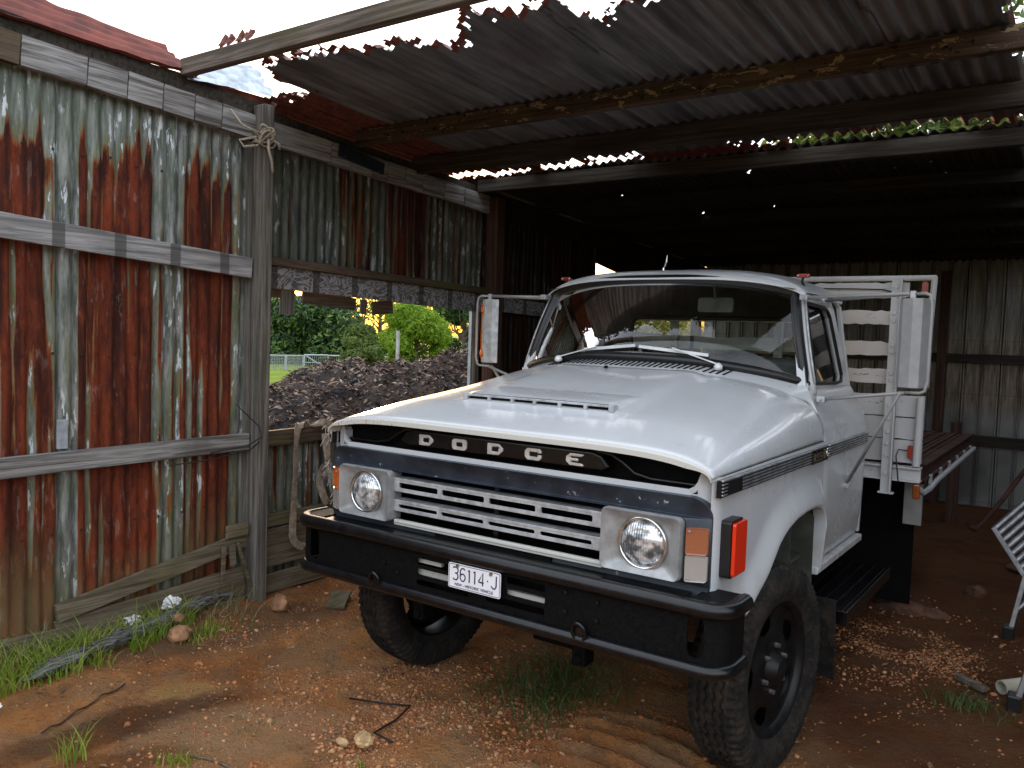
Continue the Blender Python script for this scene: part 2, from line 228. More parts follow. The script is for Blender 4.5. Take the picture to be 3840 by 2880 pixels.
# ---------------------------------------------------------------- mesh helpers
class MB:
    def __init__(s): s.v=[]; s.f=[]; s.mi=[]; s.ed=None
    def add(s,vs,fs,mi=0):
        k=len(s.v); s.v+= [tuple(p) for p in vs]; s.f+=[tuple(i+k for i in f) for f in fs]; s.mi+=[mi]*len(fs); return s
    def box(s,a,b,mi=0,rot=None,piv=None):
        x0,y0,z0=a;x1,y1,z1=b
        vs=[Vector(p) for p in((x0,y0,z0),(x1,y0,z0),(x1,y1,z0),(x0,y1,z0),(x0,y0,z1),(x1,y0,z1),(x1,y1,z1),(x0,y1,z1))]
        if rot: 
            piv=Vector(piv) if piv else sum(vs,Vector())/8; vs=[rot@(p-piv)+piv for p in vs]
        return s.add(vs,[(0,3,2,1),(4,5,6,7),(0,1,5,4),(1,2,6,5),(2,3,7,6),(3,0,4,7)],mi)
    def beam(s,p,q,wd,ht,up=(0,0,1),seg=1,jit=0,mi=0,taper=1.0):     # rectangular bar from p to q, wd across, ht along up
        p=Vector(p);q=Vector(q);d=(q-p).normalized(); up=Vector(up); sd=d.cross(up).normalized(); u=sd.cross(d).normalized(); vs=[];fs=[]
        for i in range(seg+1):
            t=i/seg; c=p.lerp(q,t); k=1+(taper-1)*t
            for a,b in((-1,-1),(1,-1),(1,1),(-1,1)):
                vs.append(c+sd*(a*wd/2*k+random.uniform(-jit,jit))+u*(b*ht/2*k+random.uniform(-jit,jit)))
        for i in range(seg):
            for j in range(4): fs.append((i*4+j,i*4+(j+1)%4,i*4+4+(j+1)%4,i*4+4+j))
        fs+=[(3,2,1,0),tuple(seg*4+j for j in range(4))]; return s.add(vs,fs,mi)
    def tube(s,pts,r,n=10,cap=True,mi=0,closed=False):
        pts=[Vector(p) for p in pts]; vs=[];fs=[]; L=len(pts); rs=r if isinstance(r,(list,tuple)) else [r]*L
        t0=(pts[1]-pts[0]).normalized(); a=t0.orthogonal().normalized()
        for i,p in enumerate(pts):
            if closed: t=(pts[(i+1)%L]-pts[i-1]).normalized()
            else: t=((pts[min(i+1,L-1)]-pts[max(i-1,0)])).normalized()
            a=(a-t*a.dot(t)).normalized(); b=t.cross(a)
            for k in range(n): th=2*PI*k/n; vs.append(p+(a*math.cos(th)+b*math.sin(th))*rs[i])
        R=L if closed else L-1
        for i in range(R):
            for k in range(n): j=(i+1)%L; fs.append((i*n+k,i*n+(k+1)%n,j*n+(k+1)%n,j*n+k))
        if cap and not closed: fs+=[tuple(reversed(range(n))),tuple((L-1)*n+k for k in range(n))]
        return s.add(vs,fs,mi)
    def grid(s,fn,nu,nv,mi=0,keep=None,closeu=False):
        vs=[fn(i/nu,j/nv) for i in range(nu+(0 if closeu else 1)) for j in range(nv+1)]; fs=[]; N=nu if closeu else nu+1
        for i in range(nu):
            for j in range(nv):
                if keep and not keep((i+.5)/nu,(j+.5)/nv): continue
                a=i*(nv+1)+j; b=((i+1)%N)*(nv+1)+j; fs.append((a,b,b+1,a+1))
        return s.add(vs,fs,mi)
    def rev(s,prof,c,axis,n=32,mi=0,cap=False):   # prof: (radius, along)
        c=Vector(c); ax=Vector(axis).normalized(); a=ax.orthogonal().normalized(); b=ax.cross(a)
        def fn(u,v):
            r,h=prof[round(v*(len(prof)-1))]; th=2*PI*u; return c+ax*h+(a*math.cos(th)+b*math.sin(th))*r
        s.grid(fn,n,len(prof)-1,mi,closeu=True); return s
    def plate(s,loops,fn,th,mi=0,ear=True):  # 2d loops (outer, holes...) -> fn(a,b)=3d front point, th: thickness vector
        l3=[[Vector((a,b,0)) for a,b in lp] for lp in loops]; tri=geometry.tessellate_polygon(l3); flat=[p for lp in loops for p in lp]
        th=Vector(th); n=len(flat); fr=[Vector(fn(a,b)) for a,b in flat]; vs=fr+[p+th for p in fr]; fs=[tuple(t) for t in tri]+[tuple(i+n for i in reversed(t)) for t in tri]; k=0
        for lp in loops:
            L=len(lp)
            for i in range(L): j=(i+1)%L; fs.append((k+i,k+j,k+j+n,k+i+n))
            k+=L
        return s.add(vs,fs,mi)
    def build(s,name,mats,parent=None,smooth=None,bevel=0,bseg=2,merge=False,solid=0):
        me=bpy.data.meshes.new(name); me.from_pydata(s.v,[],s.f); 
        mats=mats if isinstance(mats,(list,tuple)) else [mats]
        for x in mats: me.materials.append(M[x] if isinstance(x,str) else x)
        if len(mats)>1: me.polygons.foreach_set('material_index',s.mi)
        bm=bmesh.new(); bm.from_mesh(me)
        if merge: bmesh.ops.remove_doubles(bm,verts=bm.verts,dist=.0004)
        if merge!='keep': bmesh.ops.recalc_face_normals(bm,faces=bm.faces)
        bm.to_mesh(me); bm.free()
        if smooth is not None:
            me.polygons.foreach_set('use_smooth',[True]*len(me.polygons)); 
            if smooth<180: me.set_sharp_from_angle(angle=rad(smooth))
        me.update(); o=bpy.data.objects.new(name,me); COL.objects.link(o)
        if solid: md=o.modifiers.new('solid','SOLIDIFY'); md.thickness=solid; md.offset=0
        if bevel: md=o.modifiers.new('bevel','BEVEL'); md.width=bevel; md.segments=bseg; md.limit_method='ANGLE'; md.angle_limit=rad(40); md.harden_normals=False
        if parent is not None:
            o.parent=parent
            if parent.type=='EMPTY': o.matrix_parent_inverse=Matrix.Translation(-Vector(parent['wloc']))
        return o
def empty(name,loc,parent=None):
    o=bpy.data.objects.new(name,None); COL.objects.link(o); o.empty_display_size=.2; o.location=loc; o['wloc']=tuple(loc)
    if parent is not None: o.parent=parent; o.matrix_parent_inverse=Matrix.Translation(-Vector(parent['wloc']))
    return o
def tag(o,label,cat,group=None,kind=None):
    if kind: o['kind']=kind
    if label: o['label']=label
    if cat: o['category']=cat
    if group: o['group']=group
    return o
def rr(x0,z0,x1,z1,r,n=4):
    P=[]
    for cx,cz,a in((x1-r,z1-r,0),(x0+r,z1-r,90),(x0+r,z0+r,180),(x1-r,z0+r,270)):
        for k in range(n+1): t=rad(a+90*k/n); P.append((cx+r*math.cos(t),cz+r*math.sin(t)))
    return P
def N3(x,y,z=0.0): return noise.noise(Vector((x,y,z)))
def FB(x,y,z=0.0,o=4): return noise.fractal(Vector((x,y,z)),1.0,2.0,o)
def sstep(a,b,x):
    t=max(0,min(1,(x-a)/(b-a))); return t*t*(3-2*t)
def lerp(a,b,t): return a+(b-a)*t
def interp(pts,x):
    if x<=pts[0][0]: return pts[0][1]
    for (a,b),(c,d) in zip(pts,pts[1:]):
        if x<=c: return b+(d-b)*(x-a)/(c-a) if c>a else d
    return pts[-1][1]
# ---------------------------------------------------------------- ground
GZ=-.04
def gz(x,y):
    z=GZ
    if x<-1.2 and x>-6: z+=.035*sstep(-1.5,-2.4,x)*sstep(.6,-.9,y)+.03*sstep(-1.4,-2.3,x)*(1-sstep(2.5,4,y))
    d=math.hypot(x,y)
    if x<-9: z+=min(.6,(-9-x)*.006)
    if d<14: z+=.022*FB(x*1.3,y*1.3)+.010*FB(x*6,y*6,3)
    if .1<x<.95 and -.35<y<.75:                        # ridged tyre marks under the bumper
        t=sstep(0.05,.25,x)*sstep(1.0,.8,x)*sstep(-.4,-.2,y)*sstep(.8,.6,y); z+=t*.036*math.sin((y+.35*(x-.5)**2*2)*2*PI/.13)
    z-=.02*math.exp(-((x-.95)**2/.05))*sstep(.2,-.6,y)
    return z
def axis_lines(lo,hi,st_,far_):
    a=list(np.arange(lo,hi+1e-6,st_)); s=st_
    b=[]; x=hi
    while x<far_: s*=1.25; x+=s; b.append(x)
    s=st_; c=[]; x=lo
    while x>-far_: s*=1.25; x-=s; c.append(x)
    return c[::-1]+a+b
gx=axis_lines(-2.6,2.6,.025,700); gy=axis_lines(-2.0,3.0,.025,700)
gm=MB(); nx,ny=len(gx),len(gy)
gm.v=[(x,y,gz(x,y)) for x in gx for y in gy]
gm.f=[(i*ny+j,(i+1)*ny+j,(i+1)*ny+j+1,i*ny+j+1) for i in range(nx-1) for j in range(ny-1)]; gm.mi=[0]*len(gm.f)
def groundmat():
    N=NT('red clay dirt and paddock grass'); x,y,z=N.sep(); n1=N.noise(1.1,6,None,.6); n2=N.noise(5.5,6,None,.65); n3=N.noise(38,5,None,.7); n4=N.noise(140,3,None,.7)
    c=N.mix(N.sm(n1,.34,.66),(.34,.125,.040),(.61,.28,.10))
    c=N.mix(N.math('MULTIPLY',N.sm(n2,.46,.62),.6),c,(.24,.14,.075)); c=N.mix(N.math('MULTIPLY',N.sm(N.noise(2.3,4),.57,.68),.5),c,(.52,.20,.06))
    c=N.mix(N.math('MULTIPLY',N.sm(N.noise(3.4,5),.45,.62),.6),c,(.42,.25,.13)); c=N.mix(N.math('MULTIPLY',N.sm(n3,.52,.68),.42),c,(.11,.048,.024)); c=N.mix(N.math('MULTIPLY',N.sm(n4,.6,.72),.5),c,(.40,.22,.12))
    def blob(cx,cy,rx,ry,a,lo=1.25,hi=.75):
        ca,sa=math.cos(a),math.sin(a); dx=N.math('SUBTRACT',x,cx); dy=N.math('SUBTRACT',y,cy)
        u=N.math('DIVIDE',N.math('ADD',N.math('MULTIPLY',dx,ca),N.math('MULTIPLY',dy,sa)),rx); v=N.math('DIVIDE',N.math('SUBTRACT',N.math('MULTIPLY',dy,ca),N.math('MULTIPLY',dx,sa)),ry)
        d=N.math('SQRT',N.math('ADD',N.math('MULTIPLY',u,u),N.math('MULTIPLY',v,v))); d=N.math('ADD',d,N.math('MULTIPLY',N.math('SUBTRACT',n2,.5),1.3)); return N.sm(d,lo,hi)
    c=N.mix(N.math('MULTIPLY',blob(-1.52,-.45,.17,.09,1.0),.8),c,(.48,.28,.10))
    c=N.mix(N.math('MULTIPLY',blob(-1.40,-.78,.55,.17,1.3,1.2,.75),.62),c,(.042,.017,.010))
    c=N.mix(N.math('MULTIPLY',blob(-1.15,-1.1,.4,.12,1.2),.5),c,(.055,.022,.013))
    c=N.mix(N.math('MULTIPLY',blob(-.95,-.45,.42,.22,.7),.6),c,(.45,.26,.13))
    c=N.mix(N.math('MULTIPLY',blob(-2.1,.0,.9,.28,1.3),.6),c,(.11,.07,.045))
    c=N.mix(N.math('MULTIPLY',blob(.2,-.45,.7,.2,.6),.5),c,(.3,.17,.09))
    clay=N.math('MULTIPLY',N.sm(N.math('ADD',y,x),1.2,2.6),.8); c=N.mix(clay,c,N.mix(N.sm(n2,.4,.6),(.040,.014,.008),(.08,.028,.013)))  # this clay mask paints the shade inside the shed into the dirt colour
    g=N.mix(N.sm(N.noise(.35,5,None,.7),.35,.65),(.15,.22,.025),(.26,.33,.045)); g=N.mix(N.math('MULTIPLY',N.sm(N.noise(6,4),.5,.7),.5),g,(.08,.14,.02))
    fieldm=N.sm(N.math('ADD',x,N.math('MULTIPLY',n1,2.0)),-9.5,-11.0); c=N.mix(fieldm,c,g)
    yard=N.sm(y,-6.0,-9.0); c=N.mix(yard,c,(.13,.12,.05))
    h=N.math('ADD',N.math('MULTIPLY',n3,.7),N.math('MULTIPLY',n4,.35)); h=N.math('ADD',h,n2); N.bsdf(c,.95,0,N.bump(h,1.0,.06),Specular_IOR_Level=.12); return N.m
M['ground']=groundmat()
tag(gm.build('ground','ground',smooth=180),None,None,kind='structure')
# ================================================================ TRUCK
T=tag(empty('flatbed_truck',(0,1.5,GZ)),'old white flatbed truck with black bumper and silver grille parked under the shed roof','truck')
def PT(mb,name,mats,**k):
    lab=k.pop('label',None); o=mb.build(name,mats,k.pop('parent',T),**k)
    if lab: o['label']=lab
    return o
# --- hood
ZC=[(-.06,1.332),(-.03,1.350),(.0,1.358),(.28,1.425),(.7,1.505),(1.12,1.585),(1.5,1.60)]
def wsb(x):   # windscreen base y at lateral x
    return 1.20+.29*(abs(x)/.86)**2.4
def hood_rear(x): return min(1.428,wsb(x)-.115+ (0.10*sstep(.80,.95,abs(x))))
def hood_z(x,y):
    zc=interp(ZC,y); zb=1.262+.008*max(y,0); X=.957
    k=min(1,abs(x)/X); n=lerp(5.6,4.2,sstep(-.03,.8,y)); base=zb+(zc-zb)*max(0,1-k**n)**(.50-.04*sstep(.5,1.3,y))
    cr=.012*math.exp(-((abs(x)-.40)/.05)**2)*sstep(.25,.5,y)           # raised centre panel creases
    pan=.014*sstep(.44,.38,abs(x))*sstep(.26,.30,y)
    return base+pan-.03*(k**2)*sstep(.1,1.2,y)*(1-k**6)
hm=MB()
def hoodf(u,v):
    s_=2*u-1; k=abs(s_); x=.957*math.copysign(1-(1-k)**1.35 if k>0 else 0,s_); 
    x=.957*math.copysign(math.sin(k*PI/2)**.9,s_) if s_ else 0
    yr=hood_rear(x); y=lerp(-.035,yr,v)
    return (x,y,hood_z(x,y)-(.02*(1-sstep(0,.03,v))*0))
hm.grid(hoodf,72,40)
hood=PT(hm,'hood','paint',smooth=180,solid=.004)
lp=MB()                                    # rolled front lip of the hood
def lipf(u,v):
    s_=2*u-1; x=.957*math.copysign(math.sin(abs(s_)*PI/2)**.9,s_) if s_ else 0
    zt=hood_z(x,-.035); th=lerp(.028,.012,sstep(.85,.957,abs(x))); a=v
    if a<.35: return (x,-.035-.012*math.sin(a/.35*PI/2),zt-th*.25*a/.35)
    if a<.75: return (x,-.047,lerp(zt-th*.25,zt-th,(a-.35)/.4))
    return (x,lerp(-.047,.03,(a-.75)/.25),zt-th)
lp.grid(lipf,72,12); PT(lp,'hood_lip','lip',parent=hood,smooth=50,merge=True)
sc=MB(); y0=.29                             # hood air intake
zf=lambda x,y: hood_z(x,y)
for (a,b,c_,d) in((-.385,.385,.030,.045),):
    for i in range(24):
        xa=lerp(a,b,i/24); xb=lerp(a,b,(i+1)/24); 
        for zlo,zhi,dy in((.026,.036,-.012),(.0,.006,-.012)): sc.box((xa,y0+dy,zf(xa,y0)+zlo-.012),(xb,y0+.02,zf(xb,y0)+zhi-.012))
for x in(-.385,.385): sc.box((x-.012,y0-.014,zf(x,y0)-.02),(x+.012,y0+.03,zf(x,y0)+.026))
for x in(-.25,-.12,0,.13,.26): sc.box((x-.008,y0-.012,zf(x,y0)-.01),(x+.008,y0+.005,zf(x,y0)+.018))
PT(sc,'intake_grille','alloy',parent=hood,bevel=.002)
sk=MB()
def scf(u,v): x=lerp(-.40,.40,u); e=min(1,min(u,1-u)/.03); return (x,lerp(y0+.005,y0+.30,v),zf(x,lerp(y0,y0+.3,v))+lerp(.026*e**.5,-.004,v**1.4))
sk.grid(scf,40,10); PT(sk,'scoop_cover','paint',parent=hood,smooth=60)
sb=MB(); sb.box((-.38,y0+.004,zf(0,y0)-.03),(.38,y0+.02,zf(0,y0)+.014)); PT(sb,'intake_shadow_plate','black',parent=hood)
# --- front panel (white) with recess above and grille hole
fp=MB(); outer=[(-.955,.80),(.955,.80),(.958,1.0),(.957,1.262),(.945,1.269),(.908,1.282),(.900,1.262),(.893,1.240),(.880,1.222),(.86,1.211)]+[(-.86,1.211),(-.880,1.222),(-.893,1.240),(-.900,1.262),(-.908,1.282),(-.945,1.269),(-.957,1.262),(-.958,1.0)]
hole=rr(-.872,.872,.872,1.118,.02)
fp.plate([outer,hole],lambda a,b:(a,-.004+.05*max(0,(abs(a)-.90)/.06)**2,b),(0,.02,0)); PT(fp,'front_panel','paint',bevel=.006)
sh=MB(); sh.box((-.893,.0,1.196),(.893,.075,1.212)); PT(sh,'recess_shelf','black')
rc=MB()
def rcf(u,v): x=lerp(-.915,.915,u); return (x,.065+.0*v,lerp(1.20,hood_z(x,-.03)-.01,v))
rc.grid(rcf,30,2); PT(rc,'recess_panel','black')
cb=MB(); L1=[(-.62,1.206),(.62,1.206),(.72,1.232),(.60,1.236),(.54,1.262),(.50,1.296),(.46,1.305),(-.46,1.305),(-.50,1.296),(-.54,1.262),(-.60,1.236),(-.72,1.232)]
cb.plate([[(a,b) for a,b in [(-.50,1.232),(.50,1.232),(.535,1.25),(.50,1.29),(.46,1.302),(-.46,1.302),(-.50,1.29),(-.535,1.25)]]],lambda a,b:(a,.0,b),(0,.06,0)); 
badge=PT(cb,'badge_bar','blackpaint',bevel=.008,bseg=3)
for s_ in(-1,1):
    wing=MB(); wing.tube([(s_*.46,.03,1.300),(s_*.53,.03,1.296),(s_*.58,.03,1.27),(s_*.63,.03,1.235),(s_*.70,.03,1.222),(s_*.88,.03,1.222)],.009,8)
    PT(wing,'recess_moulding','blackpaint',smooth=60)
def letter(ch,cx,cz=1.264,wd=.080,ht=.047,y=-.006):
    a=cx-wd/2;b=cx+wd/2;z0=cz-ht/2;z1=cz+ht/2; t=.022; k=.014; mb=MB(); F=lambda p,q:(p,y,q)
    if ch=='D': mb.plate([[(a,z0),(b-k*1.6,z0),(b,z0+k*1.3),(b,z1-k*1.3),(b-k*1.6,z1),(a,z1)],[(a+t,z0+k),(b-t,z0+k),(b-t,z1-k),(a+t,z1-k)]],F,(0,.012,0))
    if ch=='O': mb.plate([rr(a,z0,b,z1,.015,4),rr(a+t,z0+k,b-t,z1-k,.003,1)],F,(0,.012,0))
    if ch=='G': mb.plate([[(a,z0+.012),(a+.012,z0),(b-.01,z0),(b,z0+.01),(b,cz-.002),(b-t*.8,cz-.002),(b-t*.8,z0+k),(a+t,z0+k),(a+t,z1-k),(b-t*.8,z1-k),(b-t*.8,z1-k-.003),(b,z1-k-.003),(b,z1-.01),(b-.01,z1),(a+.012,z1),(a,z1-.012)]],F,(0,.012,0))
    if ch=='E': mb.plate([[(a,z0+.014),(a+.018,z0),(b-.004,z0),(b,z0+.004),(b-.01,z0+.010),(a+t,z0+.0125),(a+t,cz-.005),(b-.025,cz-.005),(b-.025,cz+.005),(a+t,cz+.005),(a+t,z1-.0125),(b-.01,z1-.010),(b,z1-.004),(b-.004,z1),(a+.018,z1),(a,z1-.014)]],F,(0,.012,0))
    PT(mb,'letter','letterm',parent=badge,bevel=.002)
for ch,cx in zip('DODGE',(-.378,-.19,0,.19,.385)): letter(ch,cx)
# --- navy surround
nb=MB(); nb.plate([rr(-.953,.795,.953,1.190,.075,7),rr(-.868,.880,.868,1.112,.02,3)],lambda a,b:(a,-.035+.03*max(0,(abs(a)-.88)/.073)**2,b),(0,.045,0))
sur=PT(nb,'grille_surround','navy',bevel=.021,bseg=6,smooth=60)
st_=MB(); st_.box((-.535,-.030,.868),(.535,-.008,.892)); PT(st_,'lower_strip','lip',parent=sur,bevel=.003)
bk=MB(); bk.box((-.868,.11,.86),(.868,.13,1.13)); bk.box((-.87,.0,1.112),(.87,.12,1.118)); bk.box((-.868,-.01,.872),(.868,.12,.880)); 
for x in(-.868,.858): bk.box((x,.0,.88),(x+.01,.12,1.11))
PT(bk,'grille_backing','black')
rd=MB()
for i in range(60): x=-.28+i*.0095; rd.box((x,.098,.885),(x+.003,.109,1.10))
PT(rd,'radiator_core','black')
br=MB(); br.box((-.012,.02,.88),(.012,.05,1.11)); br.box((-.02,.015,.935),(.02,.05,.97)); PT(br,'hood_latch','blackpaint')
for zb,zt in((1.020,1.082),(.931,.984)):
    g=MB(); zz=(zb+zt)/2-.004
    holes=[rr(a,zb+.016,b,zt-.020,.008,3) for a,b in((-.512,-.285),(-.262,-.032),(-.007,.225),(.250,.487))]
    g.plate([[( -.545,zb),(.525,zb),(.525,zt),(-.545,zt)]]+holes,lambda a,b:(a,-.028,b),(0,.010,0)); g.box((-.545,-.030,zt-.010),(.525,.03,zt)); g.box((-.545,-.024,zb),(.525,.02,zb+.004))
    PT(g,'grille_bar','alloy',bevel=.003)
# --- headlights
for s_ in(-1,1):
    x0,x1=(.538,.863) if s_>0 else(-.863,-.538); cx=.704*s_
    b=MB(); nS=9; O=rr(x0,.880,x1,1.112,.022,nS-1); I=[]
    for (px,pz) in O: a=math.atan2((pz-.995)/.115,(px-cx)/.162); I.append((px,pz,a))
    import itertools
    lv=[(0,1.0,-.052),(.02,.975,-.062),(.25,.93,-.060),(.55,None,-.035),(1.0,None,-.030)]
    rings=[]
    for t,kx,yy in lv:
        ring=[]
        for (px,pz,a) in I:
            qx,qz=cx+.097*math.cos(a),.995+.097*math.sin(a); ux,uz=px-(x0+x1)/2,pz-.996
            if kx: ring.append(((x0+x1)/2+ux*kx*(1 if kx==1 else 1),yy,.996+uz*kx))
            else:
                k=.78 if t<.6 else None
                ring.append((lerp((x0+x1)/2+ux*k,qx,.35),yy,lerp(.996+uz*k,qz,.35)) if k else (qx,yy,qz))
        rings.append(ring)
    rings=[[(p[0],.02,p[1]) for p in O]]+rings+[[(q[0],.03,q[2]) for q in rings[-1]]]
    for r_ in rings: b.v+=r_
    n=len(O)
    for i in range(len(rings)-1):
        for j in range(n): b.f.append((i*n+j,i*n+(j+1)%n,(i+1)*n+(j+1)%n,(i+1)*n+j)); b.mi.append(0)
    hb=PT(b,'headlight','bezel',smooth=45)
    r=MB(); r.tube([(cx+.0935*math.cos(t*PI/20),-.040,.995+.0935*math.sin(t*PI/20)) for t in range(40)],.0065,8,closed=True); PT(r,'retaining_ring','chrome',parent=hb,smooth=180)
    l=MB(); l.rev([(.0,-.022),(.03,-.020),(.055,-.014),(.075,-.006),(.088,.006),(.092,.014)],(cx,-.038,.995),(0,1,0),40); PT(l,'lens','headlight',parent=hb,smooth=180)
    bb=MB(); bb.rev([(.112,.0),(.098,.012)],(cx,-.036,.995),(0,1,0),32); 
    # corner indicators
    xi=(.876,.947) if s_>0 else(-.947,-.876)
    def ind(z0,z1):
        q=MB(); q.plate([rr(xi[0],z0,xi[1],z1,.008,3)],lambda a,c:(a,-.050+.036*max(0,(abs(a)-.878)/.07)**2,c),(0,.03,0)); return q
    am=PT(ind(.985,1.082),'indicator_lamp','amberfade' if s_>0 else 'amber',bevel=.006,smooth=40,label='faded corner indicator with clear lower half' if s_>0 else 'bright amber corner indicator with clear lower half')
    PT(ind(.888,.983),'clear_lens','clear',parent=am,bevel=.006,smooth=40)
    sw=MB(); 
    for zq in(1.070,.900): sw.rev([(0,-.004),(.004,-.003),(.004,.004)],(s_*.89,-.05,zq),(0,1,0),8)
    PT(sw,'screw','steelgrey',parent=am)
# --- front fender + door skins
ARCH=[(.0,.80),(.20,.775),(.30,.70),(.345,.72),(.40,.755),(.507,.81),(.632,.914),(.70,.945),(.775,.969),(.9,.992),(1.057,1.001),(1.18,.998),(1.271,.985),(1.33,.955),(1.362,.915),(1.382,.86),(1.385,.63)]
def side_x(y,z):
    x=.965
    if z<.95: x-= .02*((.95-z)/.3)**2
    if z>1.265: x-=.0
    return x
def bot(y): return interp(ARCH,y) if y<1.385 else .645
ax=[( .70,.66)]
def archdist(y,z):
    d=9
    for (a,b),(c,e) in zip(ARCH[2:],ARCH[3:]):
        vx,vz=c-a,e-b; t=max(0,min(1,((y-a)*vx+(z-b)*vz)/(vx*vx+vz*vz+1e-9))); d=min(d,math.hypot(y-a-t*vx,z-b-t*vz))
    return d
ys=[0,.01,.03,.06,.1,.15,.2,.25,.29,.32,.345]+[.345+i*(1.30-.345)/34 for i in range(1,35)]+[1.32,1.345,1.365,1.378,1.386,1.40,1.428]
for s_ in(-1,1):
    f=MB(); nv=34; rows=[]
    for y in ys:
        zb=bot(y); row=[]
        for j in range(nv+1):
            z=lerp(zb,1.262+.008*y,(j/nv)**1.25); x=side_x(y,z)+.042*sstep(.15,.0,archdist(y,z))**1.3
            x-=.02*max(0,1-y/.04)**2; row.append((s_*x,y,z))
        rows.append(row)
    f.v=[p for r in rows for p in r]; k=nv+1
    f.f=[(i*k+j,(i+1)*k+j,(i+1)*k+j+1,i*k+j+1) for i in range(len(ys)-1) for j in range(nv)]; f.mi=[0]*len(f.f)
    base=len(f.v)                              # rolled inner lip of the arch
    idx=[i for i,y in enumerate(ys) if y>=.29]
    for i in idx: x,y,z=rows[i][0]; f.v+=[(x*.994,y,z-.012),(x-s_*.06,y,z-.006)]
    for q in range(len(idx)-1):
        a=idx[q]*k; b_=idx[q+1]*k; c=base+2*q; f.f+=[(a,b_,c+2,c),(c,c+2,c+3,c+1)]; f.mi+=[0,0]
    fen=PT(f,'front_fender','paint',smooth=60)
    # inner guard
    ig=MB(); ig.grid(lambda u,v:(s_*lerp(.95,.55,v),interp([(0,.30),(.3,.6),(.7,1.2),(.85,1.36),(1,1.37)],u),interp([(0,.72),(.3,.93),(.7,.99),(.85,.93),(1,.55)],u)+.0),20,4); ig.grid(lambda u,v:(s_*.55,lerp(.3,1.37,u),lerp(.55,1.0,v)),8,4); ig.grid(lambda u,v:(s_*lerp(.55,.95,u),1.36,lerp(.5,.98,v)),4,4); 
    ig.box((s_*.75-.02,1.33,.84),(s_*.75+.02,1.355,.88)); PT(ig,'inner_guard','interior',parent=fen)
    d=MB()                                     # door lower skin
    def df(u,v):
        y=lerp(1.432,2.325,u); z=lerp(.665,1.27,v); x=side_x(y,z)+.006*math.sin(v*PI); e=min(u,1-u,v)*60; x-=.006*max(0,1-e)
        return (s_*x,y,z)
    d.grid(df,24,16)
    def shf(u,v): # shoulder from trim to window base
        y=lerp(1.432,2.325,u); z=interp([(0,1.27),(.3,1.34),(.55,1.42),(.75,1.48),(.9,1.515),(1,1.522)],v); x=interp([(1.27,.965),(1.34,.950),(1.42,.915),(1.48,.885),(1.515,.865),(1.522,.845)],z); return(s_*x,y,z)
    d.grid(shf,24,14); door=PT(d,'door','paint',smooth=60,merge=True)
    c=MB()                                     # cowl side between hood and door
    PR=[(1.27,.965),(1.34,.950),(1.42,.915),(1.48,.885),(1.515,.868),(1.56,.852)]
    def cf(u,v):
        x0=lerp(.957,.80,v); p0=Vector((x0,hood_rear(x0)-.004,hood_z(x0,hood_rear(x0)-.004))); z1=lerp(1.27,1.56,v); p1=Vector((interp(PR,z1),1.432+.05*sstep(.85,1,v),z1)); q=p0.lerp(p1,u); return(s_*q.x,q.y,q.z)
    c.grid(cf,8,16); PT(c,'cowl_side','paint',smooth=60)
    q=MB(); q.box((min(s_*.900,s_*.953),.03,.80),(max(s_*.900,s_*.953),.06,1.262)); PT(q,'corner_post','paint',parent=fen)
    sl_=MB(); sl_.box((min(s_*.90,s_*.975),1.38,.615),(max(s_*.90,s_*.975),2.33,.655)); PT(sl_,'door_sill','paint',parent=door,bevel=.008,bseg=3)
    # window frame (one plate with a hole, leaning in)
    wf=MB(); lean=lambda z:.857-(z-1.52)*.235
    O=[(1.432,1.52),(2.31,1.52),(2.33,1.60),(2.30,1.95),(2.27,1.995),(2.2,2.02),(1.68,2.02),(1.62,2.0)]; Hh=[(1.50,1.545),(2.02,1.535),(2.15,1.545),(2.185,1.58),(2.17,1.90),(2.14,1.94),(2.08,1.955),(1.70,1.965),(1.67,1.955)]
    wf.plate([O,Hh],lambda a,b:(s_*lean(b),a,b),(-s_*.04,0,0)); fr_=PT(wf,'window_frame','paint',parent=door,bevel=.006,bseg=3)
    sg=MB(); P=[(s_*(lean(b)+.001),a,b) for a,b in Hh]; sg.tube(P,.010,6,closed=True); vent=1.70; sg.tube([(s_*(lean(1.54)-.01),1.66,1.54),(s_*(lean(1.96)-.01),1.76,1.962)],.010,6); PT(sg,'window_seal','rubberseal',parent=door)
    gg=MB(); gg.plate([Hh],lambda a,b:(s_*(lean(b)-.018),a,b),(-s_*.003,0,0)); PT(gg,'side_window','glass',parent=door)
    # trim strip along fender and door
    for (a,b) in((.0,1.428),(1.438,2.31)):
        tr=MB(); n=1
        tr.box((min(s_*.962,s_*.980),a,1.192),(max(s_*.962,s_*.980),b,1.254))
        to=PT(tr,'trim_strip','blackpaint',bevel=.002); tr=MB()
        for q in range(5): z=1.199+q*.0125; tr.box((min(s_*.970,s_*.986),a+.004,z),(max(s_*.970,s_*.986),b-.004,z+.0055))
        PT(tr,'trim_rib','trim',parent=to,bevel=.0015)
        if a<.1:
            q=MB(); q.box((min(s_*.982,s_*.990),.05,1.198),(max(s_*.982,s_*.990),.19,1.250)); bo=PT(q,'side_badge','blackpaint',parent=to,bevel=.002)
            q=MB(); q.box((min(s_*.982,s_*.990),1.13,1.19),(max(s_*.982,s_*.990),1.40,1.256)); b2_=PT(q,'name_badge','blackpaint',parent=to,bevel=.002)
            q=MB()
            for i in range(5): yy=1.16+i*.03; q.box((min(s_*.988,s_*.994),yy,1.202),(max(s_*.988,s_*.994),yy+.008,1.246)); q.box((min(s_*.988,s_*.994),yy,1.240-(i%2)*.03),(max(s_*.988,s_*.994),yy+.02,1.246-(i%2)*.03))
